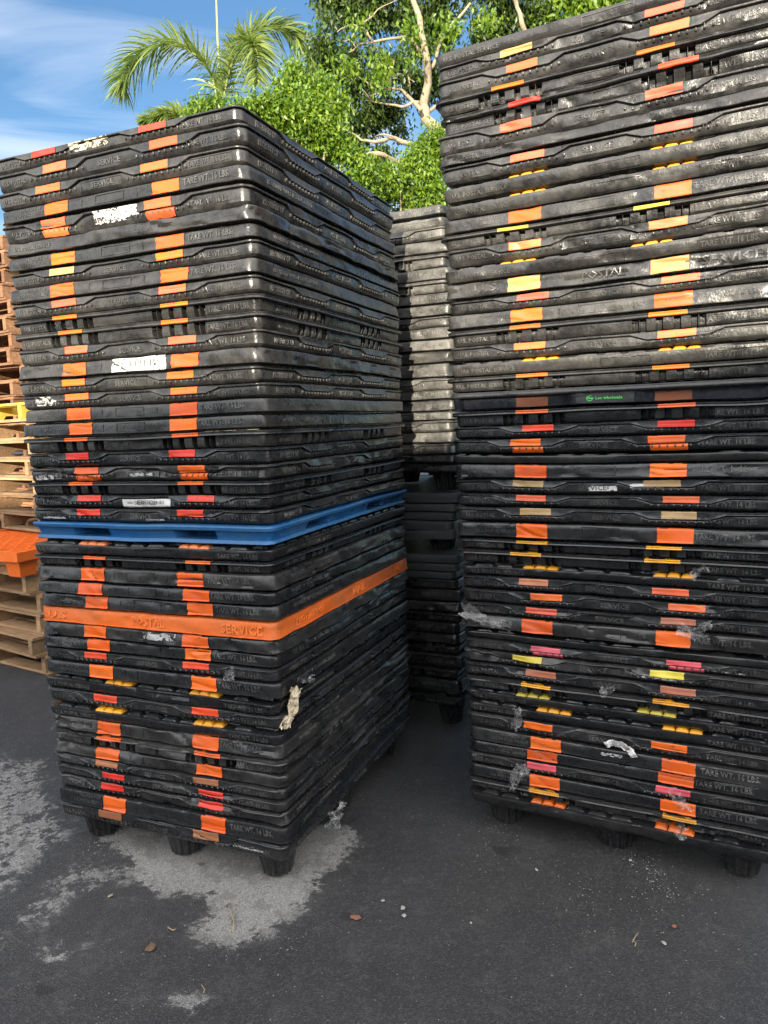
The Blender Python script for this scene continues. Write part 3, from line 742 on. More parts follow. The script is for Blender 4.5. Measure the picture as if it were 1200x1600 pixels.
TL = {1: (0.246, 0.689), 2: (0.276, 0.716), 3: (0.247, 0.681), 4: (0.263, 0.709), 5: (0.242, 0.674), 7: (0.264, 0.697), 8: (0.249, 0.69), 9: (0.252, 0.711), 10: (0.252, 0.697), 11: (0.248, 0.697), 12: (0.265, 0.693), 13: (0.282, 0.716), 14: (0.271, 0.724), 15: (0.271, 0.713), 16: (0.268, 0.711), 17: (0.266, 0.7), 18: (0.28, 0.706), 19: (0.26, 0.714), 20: (0.248, 0.687), 21: (0.275, 0.716), 22: (0.258, 0.717), 23: (0.282, 0.744), 24: (0.274, 0.7), 26: (0.279, 0.711), 27: (0.298, 0.733), 28: (0.269, 0.685), 29: (0.26, 0.71), 30: (0.27, 0.711), 32: (0.258, 0.69), 33: (0.274, 0.699), 34: (0.26, 0.693), 35: (0.273, 0.713), 36: (0.353, 0.719), 37: (0.283, 0.712), 38: (0.286, 0.714), 39: (0.284, 0.702), 40: (0.285, 0.711), 41: (0.268, 0.705), 42: (0.266, 0.699), 43: (0.292, 0.715), 44: (0.278, 0.706), 45: (0.285, 0.715), 46: (0.263, 0.686)}
T14 = dict(tare='TARE WT. 14 LBS.')
RIGHT = [
 ('D', None, .3, dict(tare='TARE WT. 16 LBS')), ('A', 'CS', .5, {}), ('A', 'LL', .3, {}), ('C', 'XX', .3, {}), ('C', 'RR', .9, {}),
 ('A', 'SS', .6, {}), ('E', None, .95, {}), ('A', 'SS', .2, {}), ('D', 'WW', .2, dict(tare='TARE WT. 16 LBS')), ('D', 'WW', .35, {}),
 ('B', 'OO', .4, {}), ('C', 'ZZ', .2, dict(tare='TARE WT. 16 LBS')), ('A', 'PP', .7, {}), ('D', 'YY', .5, {}), ('B', 'CC', .7, dict(big=True)),
 ('A', 'SS', .2, T14), ('B', 'OO', .4, {}), ('C', 'XX', .2, {}), ('A', 'LL', .15, T14), ('D', 'YY', .15, dict(tare='TARE WT. 16 LBS')),
 ('C', 'XX', .15, {}), ('H', 'BB', .2, {}), ('C', 'LL', .15, {}), ('A', 'RR', .1, T14), ('A', 'OO', .2, dict(full=True)),  # brown bands on H: a tape reflection put in as colour
 ('D', None, .2, dict(lettering=False)), ('B', 'OO', .4, {}), ('A', 'TT', .2, dict(scuffs=[('white', .47, .56, .25, .6), ('white', .60, .70, .45, .75)])), ('A', 'SL', .15, T14), ('A', 'TT', .2, {}),
 ('B', 'OO', .5, {}), ('C', 'YY', .3, {}), ('C', 'YY', .2, {}), ('D', 'YY', .3, dict(tare='TARE WT. 16 LBS')), ('A', 'FS', .3, {}),
 ('A', 'LL', .5, {}), ('A', 'SF', .3, {}), ('B', 'OO', .8, {}), ('D', None, .6, dict(lettering=False)), ('A', 'KK', .3, dict(full=True, scuffs=[('thin', .82, .93, .3, .4)])),
 ('A', 'ZZ', .8, dict(scuffs=[('thin', .62, .72, .3, .6)])), ('A', 'FF', .4, {}), ('C', 'YY', .3, {}), ('D', 'ZZ', .3, {}), ('D', 'YY', .3, {}),
 ('A', 'OO', .3, {}), ('B', 'OO', .25, dict(scuffs=[('thin', .48, .55, .5, .75)])), ('B', 'OO', .25, {}), ('A', 'KK', .4, {}), ('B', 'OO', .3, {}), ('C', 'WW', .3, {}), ('D', 'XX', .5, dict(lettering=False)),
]
TR = {2: (0.283, 0.735), 3: (0.302, 0.749), 4: (0.262, 0.717), 5: (0.301, 0.771), 6: (0.284, 0.74), 8: (0.309, 0.755), 9: (0.302, 0.75), 10: (0.3, 0.752), 11: (0.297, 0.757), 12: (0.265, 0.703), 13: (0.291, 0.738), 14: (0.269, 0.695), 15: (0.289, 0.748), 16: (0.31, 0.77), 17: (0.295, 0.759), 18: (0.285, 0.735), 19: (0.295, 0.757), 20: (0.327, 0.765), 21: (0.315, 0.755), 23: (0.295, 0.754), 24: (0.316, 0.757), 25: (0.276, 0.731), 27: (0.285, 0.73), 28: (0.278, 0.716), 29: (0.287, 0.772), 30: (0.302, 0.765), 31: (0.285, 0.751), 32: (0.288, 0.721), 33: (0.258, 0.71), 34: (0.298, 0.736), 35: (0.275, 0.725), 36: (0.326, 0.782), 37: (0.31, 0.759), 38: (0.293, 0.742), 40: (0.311, 0.764), 41: (0.248, 0.716), 42: (0.302, 0.757), 43: (0.275, 0.726), 44: (0.263, 0.685), 45: (0.331, 0.759), 46: (0.28, 0.72), 47: (0.3, 0.745), 48: (0.284, 0.736), 49: (0.294, 0.739), 50: (0.295, 0.745), 51: (0.301, 0.758), 52: (0.304, 0.735)}

SHAPE = dict(A='wavy black', AB='wavy black', B='flat black', C='ledged black', D='padded black', E='crumpled black', S='smooth black', F='solid orange', G='bright blue', H='black')
def pallet_label(i, typ, tapes, marks, stack):
    """marks: list of (index, phrase for below, phrase for above)"""
    best = min(marks, key=lambda m: (abs(i - m[0]), m[0]))
    d = i - best[0]
    tp = ''
    if tapes: tp = ' with ' + (TNAME[tapes[0]] if tapes[0] == tapes[1] else TNAME[tapes[0]] + ' and ' + TNAME[tapes[1]]) + (' bands' if typ != 'D' else ' pads')
    pos = (ORD[abs(d)] + (' below ' if d > 0 else ' above ') + best[1]) if d else best[2]
    lab = SHAPE[typ] + ' pallet' + tp + ', ' + pos
    if len(lab.replace('-', ' ').split()) > 16: lab = lab.replace(' black pallet', ' pallet').replace('light orange', 'orange')
    return lab

ML = [(0, 'the top of the left stack', 'topmost of the left stack'), (24, 'the bright blue pallet', 'between black ones in the left stack'),
      (30, 'the solid orange pallet', 'between black ones low in the left stack'), (45, 'the foot of the left stack', 'standing on feet at the bottom of the left stack')]
MR = [(0, 'the top of the right stack', 'topmost of the right stack'), (21, 'the one with the green logo', 'with a small green logo, middle of the right stack'),
      (39, 'the one with pink painted pegs', 'and painted pegs, in the right stack'), (51, 'the foot of the right stack', 'standing on feet at the bottom of the right stack')]

LYAW, RYAW = -0.3962, -0.48675
LREF, LLEAN = (-0.3737, 2.3424), (0.0096, -0.0133)
RS = 1.045      # the right stack's pallets run a little larger
RREF, RLEAN = (0.2860, 2.7348), (-0.0201, 0.0019)
JX = np.random.RandomState(11)
for i, (typ, tp, cr_, opt) in enumerate(LEFT):
    H = ZL[i] - ZL[i + 1]; opt = dict(opt)
    c = centre(*LREF, LLEAN, LYAW, ZL[i + 1], True)
    d, n = frame_of(None, LYAW, None)
    c = c + d * (JX.uniform(-.007, .007) - (0.022 if i < 5 else 0)) + n * JX.uniform(-.006, .006)
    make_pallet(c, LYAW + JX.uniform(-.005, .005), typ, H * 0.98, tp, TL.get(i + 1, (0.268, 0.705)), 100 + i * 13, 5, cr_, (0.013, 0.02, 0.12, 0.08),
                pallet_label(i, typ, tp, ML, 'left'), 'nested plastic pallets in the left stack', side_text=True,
                feet=0.106 if i == 45 else None, mat={'G': BLUE, 'F': ORANGE}.get(typ, SUNLIT if i < 19 else None), **opt)
for i, (typ, tp, cr_, opt) in enumerate(RIGHT):
    H = ZR[i] - ZR[i + 1]; opt = dict(opt); big = opt.pop('big', False)
    c = centre(*RREF, RLEAN, RYAW, ZR[i + 1], False)
    d, n = frame_of(None, RYAW, None); c = c + (d * PW + n * PD) * (RS - 1) / 2
    d, n = frame_of(None, RYAW, None)
    c = c + d * JX.uniform(-.008, .008) + n * JX.uniform(-.006, .006)
    if big: opt['lettering'] = False
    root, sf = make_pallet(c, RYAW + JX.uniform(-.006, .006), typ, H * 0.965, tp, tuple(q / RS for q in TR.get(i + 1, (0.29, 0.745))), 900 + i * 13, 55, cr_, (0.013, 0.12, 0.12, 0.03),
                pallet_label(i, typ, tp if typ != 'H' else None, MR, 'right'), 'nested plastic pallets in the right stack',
                feet=0.099 if i == 51 else None, mat=GLOSS if typ == 'H' else (SUNLIT if i < 21 else None), **opt)
    root.scale = (RS, RS, 1)
    if big:
        for wd, s0, hh, ww in (('U.S.', 0.11, 0.026, 0.09), ('POSTAL', 0.47, 0.027, 0.13), ('SERVICE', 0.815, 0.027, 0.16)):
            tx = MB(); add_text(tx, sf, wd, s0, 0.58, hh, ww); tx.build('lettering', LETTER, root)
    if typ == 'H':
        panel = MB(); p, fs = patch(sf, 0, PW, 0.69, 0.97, 0.0012, ns=90, nv=6); panel.add(p, fs)
        panel.build('grey_top_lip', CRUSH, root, smooth=True)
        q = MB(); p, fs = patch(sf, 0.515 * PW - 0.09, 0.515 * PW + 0.09, 0.13, 0.62, 0.0012, ns=14, nv=5); q.add(p, fs); q.build('logo_panel', SMOOTH, root, smooth=True)
        lg = MB(); add_text(lg, sf, 'Lee wholesale', 0.515 * PW - 0.028, 0.38, 0.0115, 0.083, out=0.0018)
        # round emblem: a broken ring with an inner bar
        cx_, r0, r1 = 0.515 * PW - 0.046, 0.0070, 0.0105
        a = np.linspace(math.radians(50), math.radians(345), 22)
        pr = np.concatenate([np.stack([cx_ + r0 * np.cos(a), 0.38 + r0 * np.sin(a) / sf.H], 1), np.stack([cx_ + r1 * np.cos(a), 0.38 + r1 * np.sin(a) / sf.H], 1)])
        lg.add(sf.pt(pr[:, 0], pr[:, 1], 0.0028), [(k, k + 1, 23 + k, 22 + k) for k in range(21)])
        for s0, s1, v0, v1 in ((cx_ - 0.003, cx_ + 0.011, 0.35, 0.41), (cx_ - 0.004, cx_ - 0.001, 0.33, 0.46)):
            p, fs = patch(sf, s0, s1, v0, v1, 0.0029, ns=4, nv=2); lg.add(p, fs)
        lg.build('logo', GREEN_INK, root)

# third stack, seen through the gap
MYAW, MREF = -0.42, (0.354, 3.61)
MT = ['B', 'D', 'A', 'E', 'C', 'B', 'C', 'B', 'B', 'A', 'B', 'B', 'E', 'B', 'A', 'B', 'E', 'B', 'A', 'E', 'A', 'B', 'A', 'FOOT', 'S', 'S', 'S', 'S', 'T', 'FOOT', 'S', 'S', 'S', 'A', 'B', 'E', 'C', 'B', 'E', 'D', 'A', 'C', 'B', 'D']
MM = [(0, 'the top of the far narrow stack', 'topmost of the far stack in the gap'), (22, 'the upper gap in the far narrow stack', 'standing on a foot over a dark gap, far stack'),
      (28, 'the tilted pallet in the far narrow stack', 'tilted over a dark gap in the far stack'), (43, 'the foot of the far narrow stack', 'on feet at the bottom of the far stack')]
for i, typ in enumerate(MT):
    if typ == 'FOOT': continue
    zt, zb = ZM[i], ZM[i + 1]; tilt = typ == 'T'
    if tilt: typ = 'S'
    c = centre(*MREF, (0, 0), MYAW, zb, True)
    d, n = frame_of(None, MYAW, None); c = c + d * JX.uniform(-.018, .018) + n * JX.uniform(-.012, .012)
    nextfoot = i + 1 < len(MT) and MT[i + 1] == 'FOOT'
    feet = (ZM[i + 1] - ZM[i + 2]) if nextfoot else (0.127 if i == 43 else None)
    ex = 0.9 if typ == 'E' else (0.45 if i < 23 else 0.3)
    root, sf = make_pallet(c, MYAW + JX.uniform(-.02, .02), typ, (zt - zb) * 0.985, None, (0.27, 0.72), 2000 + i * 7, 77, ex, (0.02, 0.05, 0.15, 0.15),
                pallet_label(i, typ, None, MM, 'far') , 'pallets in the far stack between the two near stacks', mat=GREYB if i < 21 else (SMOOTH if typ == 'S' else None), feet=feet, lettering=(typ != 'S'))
    if tilt: root.rotation_euler = (R(1.0), R(-2.4), root.rotation_euler.z)

# ------------------------------------------------------------------ wooden pallets at the left edge
def wood_mat(name, base, dark):
    m, nt, bs, out, N, Lk = new_mat(name)
    tc = N('ShaderNodeTexCoord'); g = N('ShaderNodeNewGeometry'); oi = N('ShaderNodeObjectInfo')
    ri = math_n(N, Lk, 'ADD', g.outputs['Random Per Island'], oi.outputs['Random'])
    mp = N('ShaderNodeMapping'); mp.inputs['Scale'].default_value = (3, 26, 26)
    cmb = N('ShaderNodeCombineXYZ'); Lk(math_n(N, Lk, 'MULTIPLY', ri, 17.0), cmb.inputs[0]); Lk(math_n(N, Lk, 'MULTIPLY', ri, 7.0), cmb.inputs[1])
    ad = N('ShaderNodeVectorMath', operation='ADD'); Lk(tc.outputs['Object'], ad.inputs[0]); Lk(cmb.outputs[0], ad.inputs[1]); Lk(ad.outputs[0], mp.inputs['Vector'])
    n1 = N('ShaderNodeTexNoise', Scale=1.6, Detail=7.0, Roughness=0.65, Distortion=0.6); Lk(mp.outputs[0], n1.inputs['Vector'])
    n2 = N('ShaderNodeTexNoise', Scale=7.0, Detail=4.0); Lk(ad.outputs[0], n2.inputs['Vector'])
    c = mixc(N, Lk, ramp(N, Lk, n1.outputs['Fac'], 0.35, 0.7), base, dark)
    c = mixc(N, Lk, math_n(N, Lk, 'MULTIPLY', ramp(N, Lk, n2.outputs['Fac'], 0.5, 0.75), 0.5), c, tuple(x * 0.4 for x in dark))
    hs = N('ShaderNodeHueSaturation'); Lk(c, hs.inputs['Color']); Lk(math_n(N, Lk, 'ADD', math_n(N, Lk, 'MULTIPLY', math_n(N, Lk, 'FRACT', math_n(N, Lk, 'MULTIPLY', ri, 5.3)), 0.6), 0.65), hs.inputs['Value'])
    Lk(hs.outputs[0], bs.inputs['Base Color']); bs.inputs['Roughness'].default_value = 0.8
    b = N('ShaderNodeBump', Strength=0.4, Distance=0.004); Lk(n1.outputs['Fac'], b.inputs['Height']); Lk(b.outputs[0], bs.inputs['Normal'])
    return m
WOOD = wood_mat('raw_pine', (0.42, 0.27, 0.14), (0.24, 0.135, 0.065))
WOOD2 = wood_mat('weathered_pine', (0.30, 0.15, 0.07), (0.14, 0.07, 0.035))
YELLOWW = wood_mat('yellow_painted_wood', (0.78, 0.60, 0.10), (0.68, 0.48, 0.06))

def wood_meshes(seed):
    random.seed(seed)
    L, Dp = 1.2, 1.0
    out = {}
    t = MB(); y = -Dp / 2
    while y < Dp / 2 - 0.08:
        w = random.choice((0.09, 0.12, 0.14)); t.box(-L / 2 + random.uniform(-.01, .01), L / 2 + random.uniform(-.01, .01), y, min(y + w, Dp / 2), 0.118, 0.136, j=0.002); y += w + random.uniform(0.03, 0.06)
    out['top_deck'] = t
    b = MB(); 
    for yy in (-0.49, -0.14, 0.12, 0.38): b.box(-L / 2, L / 2, yy, yy + 0.11, 0.0, 0.018, j=0.002)
    out['bottom_deck'] = b
    st = []
    for xx in (-0.58, -0.02, 0.54):
        s = MB(); x0, x1 = xx, xx + 0.042
        # notched stringer: two openings on its lower side
        prof = [(-0.5, 0.02), (-0.33, 0.02), (-0.30, 0.055), (-0.12, 0.055), (-0.09, 0.02), (0.09, 0.02), (0.12, 0.055), (0.30, 0.055), (0.33, 0.02), (0.5, 0.02)]
        n = len(prof)
        vs = [(x, y, z) for x in (x0, x1) for y, z in prof] + [(x, y, 0.116) for x in (x0, x1) for y, z in prof]
        fs = []
        for k in range(n - 1):
            fs += [(k, k + 1, 2 * n + k + 1, 2 * n + k), (n + k + 1, n + k, 3 * n + k, 3 * n + k + 1), (k + 1, k, n + k, n + k + 1), (2 * n + k, 2 * n + k + 1, 3 * n + k + 1, 3 * n + k)]
        fs += [(0, 2 * n, 3 * n, n), (n - 1, 2 * n - 1, 4 * n - 1, 3 * n - 1)]
        s.add(vs, fs); st.append(s)
    return out, st

protos = []
for sd in (1, 2, 3):
    out, st = wood_meshes(sd)
    protos.append((out, st))
def wood_proto(k, mat):
    out, st = protos[k]
    root = empty('wooden_pallet', (0, 0, 0)); tag(root, 'x', 'pallet')
    for nme, mb in out.items(): mb.build(nme, mat if nme == 'top_deck' else (WOOD if mat is YELLOWW else mat), root)
    for s in st: s.build('stringer', mat, root)
    return root
WP = {}
def wood_pallet(loc, rz, k, mat, label, group, flip=False, tilt=(0, 0)):
    key = (k, mat.name)
    if key not in WP: WP[key] = wood_proto(k, mat); r = WP[key]
    else:
        src = WP[key]; r = src.copy(); col.objects.link(r)
        for ch in src.children: c = ch.copy(); col.objects.link(c); c.parent = r
    r.location = loc; r.rotation_euler = (tilt[0], tilt[1], rz)
    r['label'] = label; r['category'] = 'pallet'; r['group'] = group
    return r

def wood_centre(corner, yaw, L=1.2, Dp=1.0):
    d = Vector((math.cos(yaw), math.sin(yaw), 0)); n = Vector((-d.y, d.x, 0))
    return Vector((corner[0], corner[1], 0)) + d * (-L / 2) + n * (Dp / 2)
random.seed(12)
WYAW = -0.60
wc = wood_centre((-2.24, 4.72), WYAW)
z = 0.0
tilt0 = (0, 0)
names_b = ['lowest of the light wooden pallets, on the asphalt', 'light wooden pallet, second from the asphalt', 'light wooden pallet, third from the asphalt', 'light wooden pallet, fourth from the asphalt', 'light wooden pallet directly below the orange lattice pallet']
for i in range(5):
    wood_pallet(wc + Vector((random.uniform(-.06, .02), random.uniform(-.03, .05), z)), WYAW + random.uniform(-.05, .05), i % 3, WOOD, names_b[i], 'wooden pallets at the left edge')
    z += 0.137
# orange lattice pallet
ORL = simple('bright_orange_plastic', (0.85, 0.16, 0.015), 0.45, 0.12, 20)
def lattice_pallet(loc, rz):
    root = empty('plastic_lattice_pallet', loc, rz); tag(root, 'bright orange plastic pallet with diagonal lattice top, among wooden pallets at left edge', 'pallet')
    L, Dp = 1.2, 1.0
    rim = MB()
    for x0, x1, y0, y1 in ((-L / 2, L / 2, -Dp / 2, -Dp / 2 + .03), (-L / 2, L / 2, Dp / 2 - .03, Dp / 2), (-L / 2, -L / 2 + .03, -Dp / 2 + .03, Dp / 2 - .03), (L / 2 - .03, L / 2, -Dp / 2 + .03, Dp / 2 - .03)): rim.box(x0, x1, y0, y1, 0.105, 0.165)
    rim.build('rim', ORL, root)
    lat = MB()
    for s_ in (-1, 1):
        for q in range(-12, 13):
            c = q * 0.13
            pts = []
            for t in np.linspace(-1.2, 1.2, 121):
                x = c + t * 0.7071; y = s_ * t * 0.7071
                if abs(x) < L / 2 - .03 and abs(y) < Dp / 2 - .03: pts.append((x, y))
            if len(pts) > 2:
                (xa, ya), (xb, yb) = pts[0], pts[-1]; w = 0.008; zz = 0.150 + 0.004 * (s_ > 0)
                nx_, ny_ = -s_ * 0.7071 * w, 0.7071 * w
                vs = [(xa + nx_, ya + ny_, zz - .03), (xb + nx_, yb + ny_, zz - .03), (xb - nx_, yb - ny_, zz - .03), (xa - nx_, ya - ny_, zz - .03)]
                vs += [(a, b, zz) for a, b, _ in vs]
                lat.add(vs, [(3, 2, 1, 0), (4, 5, 6, 7), (0, 1, 5, 4), (1, 2, 6, 5), (2, 3, 7, 6), (3, 0, 4, 7)])
    lat.build('lattice_deck', ORL, root)
    for fx in (-.5, 0, .5):
        for fy in (-.4, 0, .4):
            f = MB(); a = 0.07; b = 0.055
            f.add([(fx - b, fy - b, 0), (fx + b, fy - b, 0), (fx + b, fy + b, 0), (fx - b, fy + b, 0), (fx - a, fy - a, .118), (fx + a, fy - a, .118), (fx + a, fy + a, .118), (fx - a, fy + a, .118)],
                  [(3, 2, 1, 0), (4, 5, 6, 7), (0, 1, 5, 4), (1, 2, 6, 5), (2, 3, 7, 6), (3, 0, 4, 7)]); f.build('foot', ORL, root)
d_, n_ = frame_of(None, WYAW, None)
lattice_pallet(wc + d_ * (-0.02) - n_ * 0.22 + Vector((0, 0, z + 0.002)), WYAW + .12)
z += 0.172
names_t = ['light wooden pallet directly above the orange lattice pallet', 'light wooden pallet, second above the orange lattice pallet', 'light wooden pallet, third above the orange lattice pallet',
           'light wooden pallet, fourth above the orange lattice pallet', 'light wooden pallet, fifth above the orange lattice pallet', 'light wooden pallet, sixth above the orange lattice pallet, just under the yellow one']
for i in range(6):
    wood_pallet(wc + d_ * random.uniform(-.12, -.06) + n_ * (0.42 + random.uniform(-.04, .04)) + Vector((0, 0, z)), WYAW + random.uniform(-.07, .05), (i + 1) % 3, WOOD, names_t[i], 'wooden pallets at the left edge')
    z += 0.137
wood_pallet(wc + d_ * (-0.12) + n_ * 0.40 + Vector((0, 0, z)), WYAW, 0, YELLOWW, 'wooden pallet with a yellow painted top, on the light wooden pallets at left edge', 'wooden pallets at the left edge')
# farther, darker column
wc2 = wood_centre((-3.15, 6.6), -0.55)
z = 0.0
for i in range(24):
    lab = ('weathered brown wooden pallet at far left, ' + ('topmost of its column' if i == 23 else (ORD[23 - i] + ' below the topmost of its column'))) if i > 8 else 'weathered brown wooden pallet, ' + (ORD[i] + ' above the lowest of its column at far left' if i else 'lowest of its column at far left')
    wood_pallet(wc2 + Vector((random.uniform(-.05, .05), random.uniform(-.04, .04), z)), -0.55 + random.uniform(-.05, .05), i % 3, WOOD2, lab, 'weathered wooden pallets far left')
    z += 0.1372

# ------------------------------------------------------------------ vegetation
def leaf_mat(name, c0, c1, trans=0.45, rough=0.42):
    m, nt, bs, out, N, Lk = new_mat(name)
    g = N('ShaderNodeNewGeometry')
    r = N('ShaderNodeValToRGB'); r.color_ramp.elements[0].color = (*c0, 1); r.color_ramp.elements[1].color = (*c1, 1); Lk(g.outputs['Random Per Island'], r.inputs[0])
    Lk(r.outputs[0], bs.inputs['Base Color']); bs.inputs['Roughness'].default_value = rough
    tr = N('ShaderNodeBsdfTranslucent'); hs = N('ShaderNodeHueSaturation'); hs.inputs['Saturation'].default_value = 1.1; hs.inputs['Value'].default_value = 1.5; Lk(r.outputs[0], hs.inputs['Color']); Lk(hs.outputs[0], tr.inputs['Color'])
    ms = N('ShaderNodeMixShader'); ms.inputs[0].default_value = trans; Lk(bs.outputs[0], ms.inputs[1]); Lk(tr.outputs[0], ms.inputs[2]); Lk(ms.outputs[0], out.inputs[0])
    return m
LEAF_D = leaf_mat('dark_shaded_leaf', (0.014, 0.038, 0.008), (0.085, 0.135, 0.015), 0.25)  # dark green leaf, shade inside the crowns put into the colour
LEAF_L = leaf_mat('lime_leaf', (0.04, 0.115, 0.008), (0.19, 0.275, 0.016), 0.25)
LEAF_P = leaf_mat('palm_leaf', (0.09, 0.16, 0.03), (0.28, 0.33, 0.09), 0.35)
BARK = simple('pale_bark', (0.36, 0.29, 0.19), 0.9, 0.35, 14, 0.6)
STALK = simple('palm_stalk', (0.30, 0.34, 0.12), 0.6, 0.2, 20)

def leaves(name, mat, parent, blobs, n, size, seed, droop=0.6, shell=0.6):
    """many leaf-sized folded faces gathered in twigs spread through the volume of the blobs"""
    r = np.random.RandomState(seed)
    vol = np.array([b[3] ** 2 * b[4] for b in blobs]) if len(blobs[0]) > 4 else np.array([b[3] ** 2.2 for b in blobs])
    pick = r.choice(len(blobs), size=n // 9, p=vol / vol.sum())
    B = np.array([[*b[0:3], b[3]] for b in blobs])[pick]
    d = r.normal(size=(len(pick), 3)); d /= np.linalg.norm(d, axis=1)[:, None]
    rad = (shell + (1 - shell) * r.rand(len(pick))) ** 1.0 * (0.72 + 0.5 * vnoise(d[:, 0] * 2.2 + B[:, 0] * 3, d[:, 2] * 2.2 + d[:, 1] * 1.7, seed))
    C = B[:, :3] + d * (B[:, 3] * rad)[:, None]
    C = C[vnoise(C[:, 0] * 2.6 + C[:, 1] * 1.3, C[:, 2] * 2.8 + C[:, 1] * 1.9, seed + 3) > (-0.45 if size > 0.08 else -0.30)]
    C = np.repeat(C, 9, axis=0) + r.normal(size=(len(C) * 9, 3)) * size * 1.1
    m = len(C)
    a = r.normal(size=(m, 3)); a[:, 2] -= droop * 1.6; a /= np.linalg.norm(a, axis=1)[:, None]
    b = np.cross(a, r.normal(size=(m, 3))); b /= np.linalg.norm(b, axis=1)[:, None]
    nrm = np.cross(a, b)
    L = size * r.uniform(0.7, 1.35, m)[:, None]; w = L * 0.23
    p0 = C; p1 = C + a * L * 0.45 + b * w + nrm * L * 0.06; p2 = C + a * L - nrm * L * 0.08; p3 = C + a * L * 0.45 - b * w + nrm * L * 0.06; pm = C + a * L * 0.5
    V = np.stack([p0, p1, p2, p3, pm], 1).reshape(-1, 3)
    i = np.arange(m) * 5
    me = bpy.data.meshes.new(name)
    F = np.stack([i, i + 1, i + 4, i + 1, i + 2, i + 4, i + 2, i + 3, i + 4, i + 3, i, i + 4], 1).reshape(-1)
    me.vertices.add(len(V)); me.vertices.foreach_set('co', V.ravel())
    me.loops.add(len(F)); me.loops.foreach_set('vertex_index', F.astype(np.int32))
    nf = len(F) // 3; me.polygons.add(nf); me.polygons.foreach_set('loop_start', np.arange(nf, dtype=np.int32) * 3); me.polygons.foreach_set('loop_total', np.full(nf, 3, dtype=np.int32))
    me.update(calc_edges=True); me.validate()
    return link_mesh(name, me, mat, parent)

def blob(px, py, Y, rpx):
    p = at(px, py, Y); return (p.x, p.y, p.z, rpx * Y / F_PX)

def limb(mb, pts, r0, r1, Y, yj=0.0, seed=0):
    rr = random.Random(seed); P = []
    for i, q in enumerate(pts):
        P.append(at(q[0], q[1], Y + (q[2] if len(q) > 2 else rr.uniform(-yj, yj))))
    # smooth by midpoint subdivision with small kinks
    Q = []
    for i in range(len(P) - 1):
        Q.append(P[i]); Q.append(P[i].lerp(P[i + 1], 0.5) + Vector((rr.uniform(-1, 1), rr.uniform(-1, 1), rr.uniform(-1, 1))) * 0.02)
    Q.append(P[-1]); n = len(Q)
    mb.tube(Q, [0.66 * (r0 + (r1 - r0) * i / (n - 1)) * rr.uniform(0.88, 1.12) for i in range(n)], 8)

# big pale-limbed tree
YT = 12.5
b0 = at(765, 900, YT + .3); tree = empty('broadleaf_tree', (b0.x, b0.y, 0)); tag(tree, 'tall dark-leaved tree with bare pale limbs rising behind the gap between the stacks', 'tree')
inv = Matrix.Translation(-Vector((b0.x, b0.y, 0)))
tk = MB()
limb(tk, [(765, 900), (755, 600), (745, 400), (712, 245), (690, 208), (664, 184), (661, 165)], 0.22, 0.115, YT, 0.1, 1)
limb(tk, [(661, 168), (669, 130), (667, 90), (657, 45), (652, 18), (640, -20), (630, -90)], 0.105, 0.045, YT, 0.15, 2)
tk.build('trunk', BARK, None)
for nm, pts, r0, r1 in [
    ('limb', [(662, 85), (650, 70), (633, 58), (600, 62), (575, 68), (556, 75), (545, 82)], 0.05, 0.014),
    ('limb', [(583, 66), (572, 46), (550, 38), (540, 42), (527, 50)], 0.025, 0.01), ('limb', [(556, 75), (545, 62), (535, 64)], 0.016, 0.008), ('limb', [(575, 68), (568, 35), (590, 15), (610, 5), (635, -5)], 0.02, 0.01),
    ('limb', [(658, 172), (645, 158), (628, 141), (612, 138), (600, 143), (585, 148), (578, 154)], 0.05, 0.014), ('limb', [(608, 139), (612, 115), (616, 95), (605, 88)], 0.018, 0.007), ('limb', [(643, 156), (640, 130), (636, 115), (648, 128)], 0.018, 0.007), ('limb', [(592, 142), (575, 130), (560, 120), (553, 128)], 0.016, 0.007), ('limb', [(612, 120), (625, 115), (635, 118)], 0.012, 0.006),
    ('limb', [(655, 160), (640, 163), (628, 167), (605, 163), (582, 159), (575, 150), (566, 140)], 0.036, 0.010),
    ('limb', [(672, 108), (680, 95), (687, 70), (700, 45), (715, 30), (735, 5)], 0.045, 0.03), ('limb', [(664, 184), (676, 170), (690, 160), (705, 168)], 0.05, 0.03),
    ('limb', [(700, 270), (672, 245), (655, 232), (640, 224), (616, 216), (600, 219), (585, 222), (565, 219), (545, 206)], 0.085, 0.018),
    ('limb', [(690, 290), (650, 268), (625, 256), (605, 246), (590, 240), (562, 243), (548, 232)], 0.080, 0.045), ('limb', [(620, 218), (600, 210), (585, 214)], 0.03, 0.012),
    ('limb', [(700, 330), (665, 312), (640, 300), (612, 285)], 0.04, 0.015), ('limb', [(690, 262), (665, 280), (640, 284)], 0.03, 0.012),
    ('limb', [(830, 70), (815, 36), (808, 12), (802, -15)], 0.06, 0.05), ('limb', [(550, 236), (520, 215), (480, 200)], 0.04, 0.014)]:
    mb = MB(); limb(mb, pts, r0, r1, YT, 0.25, int(pts[0][0] + pts[-1][1])); mb.build(nm, BARK, None, smooth=True)
for o in list(col.objects):
    if o.parent is None and o.name.split('.')[0] in ('trunk', 'limb') and o.type == 'MESH':
        o.data.transform(inv); o.parent = tree; o.data.shade_smooth()
def rel(bl, o): return [(b[0] - o.x, b[1] - o.y, b[2], b[3]) for b in bl]
o0 = Vector((b0.x, b0.y, 0))
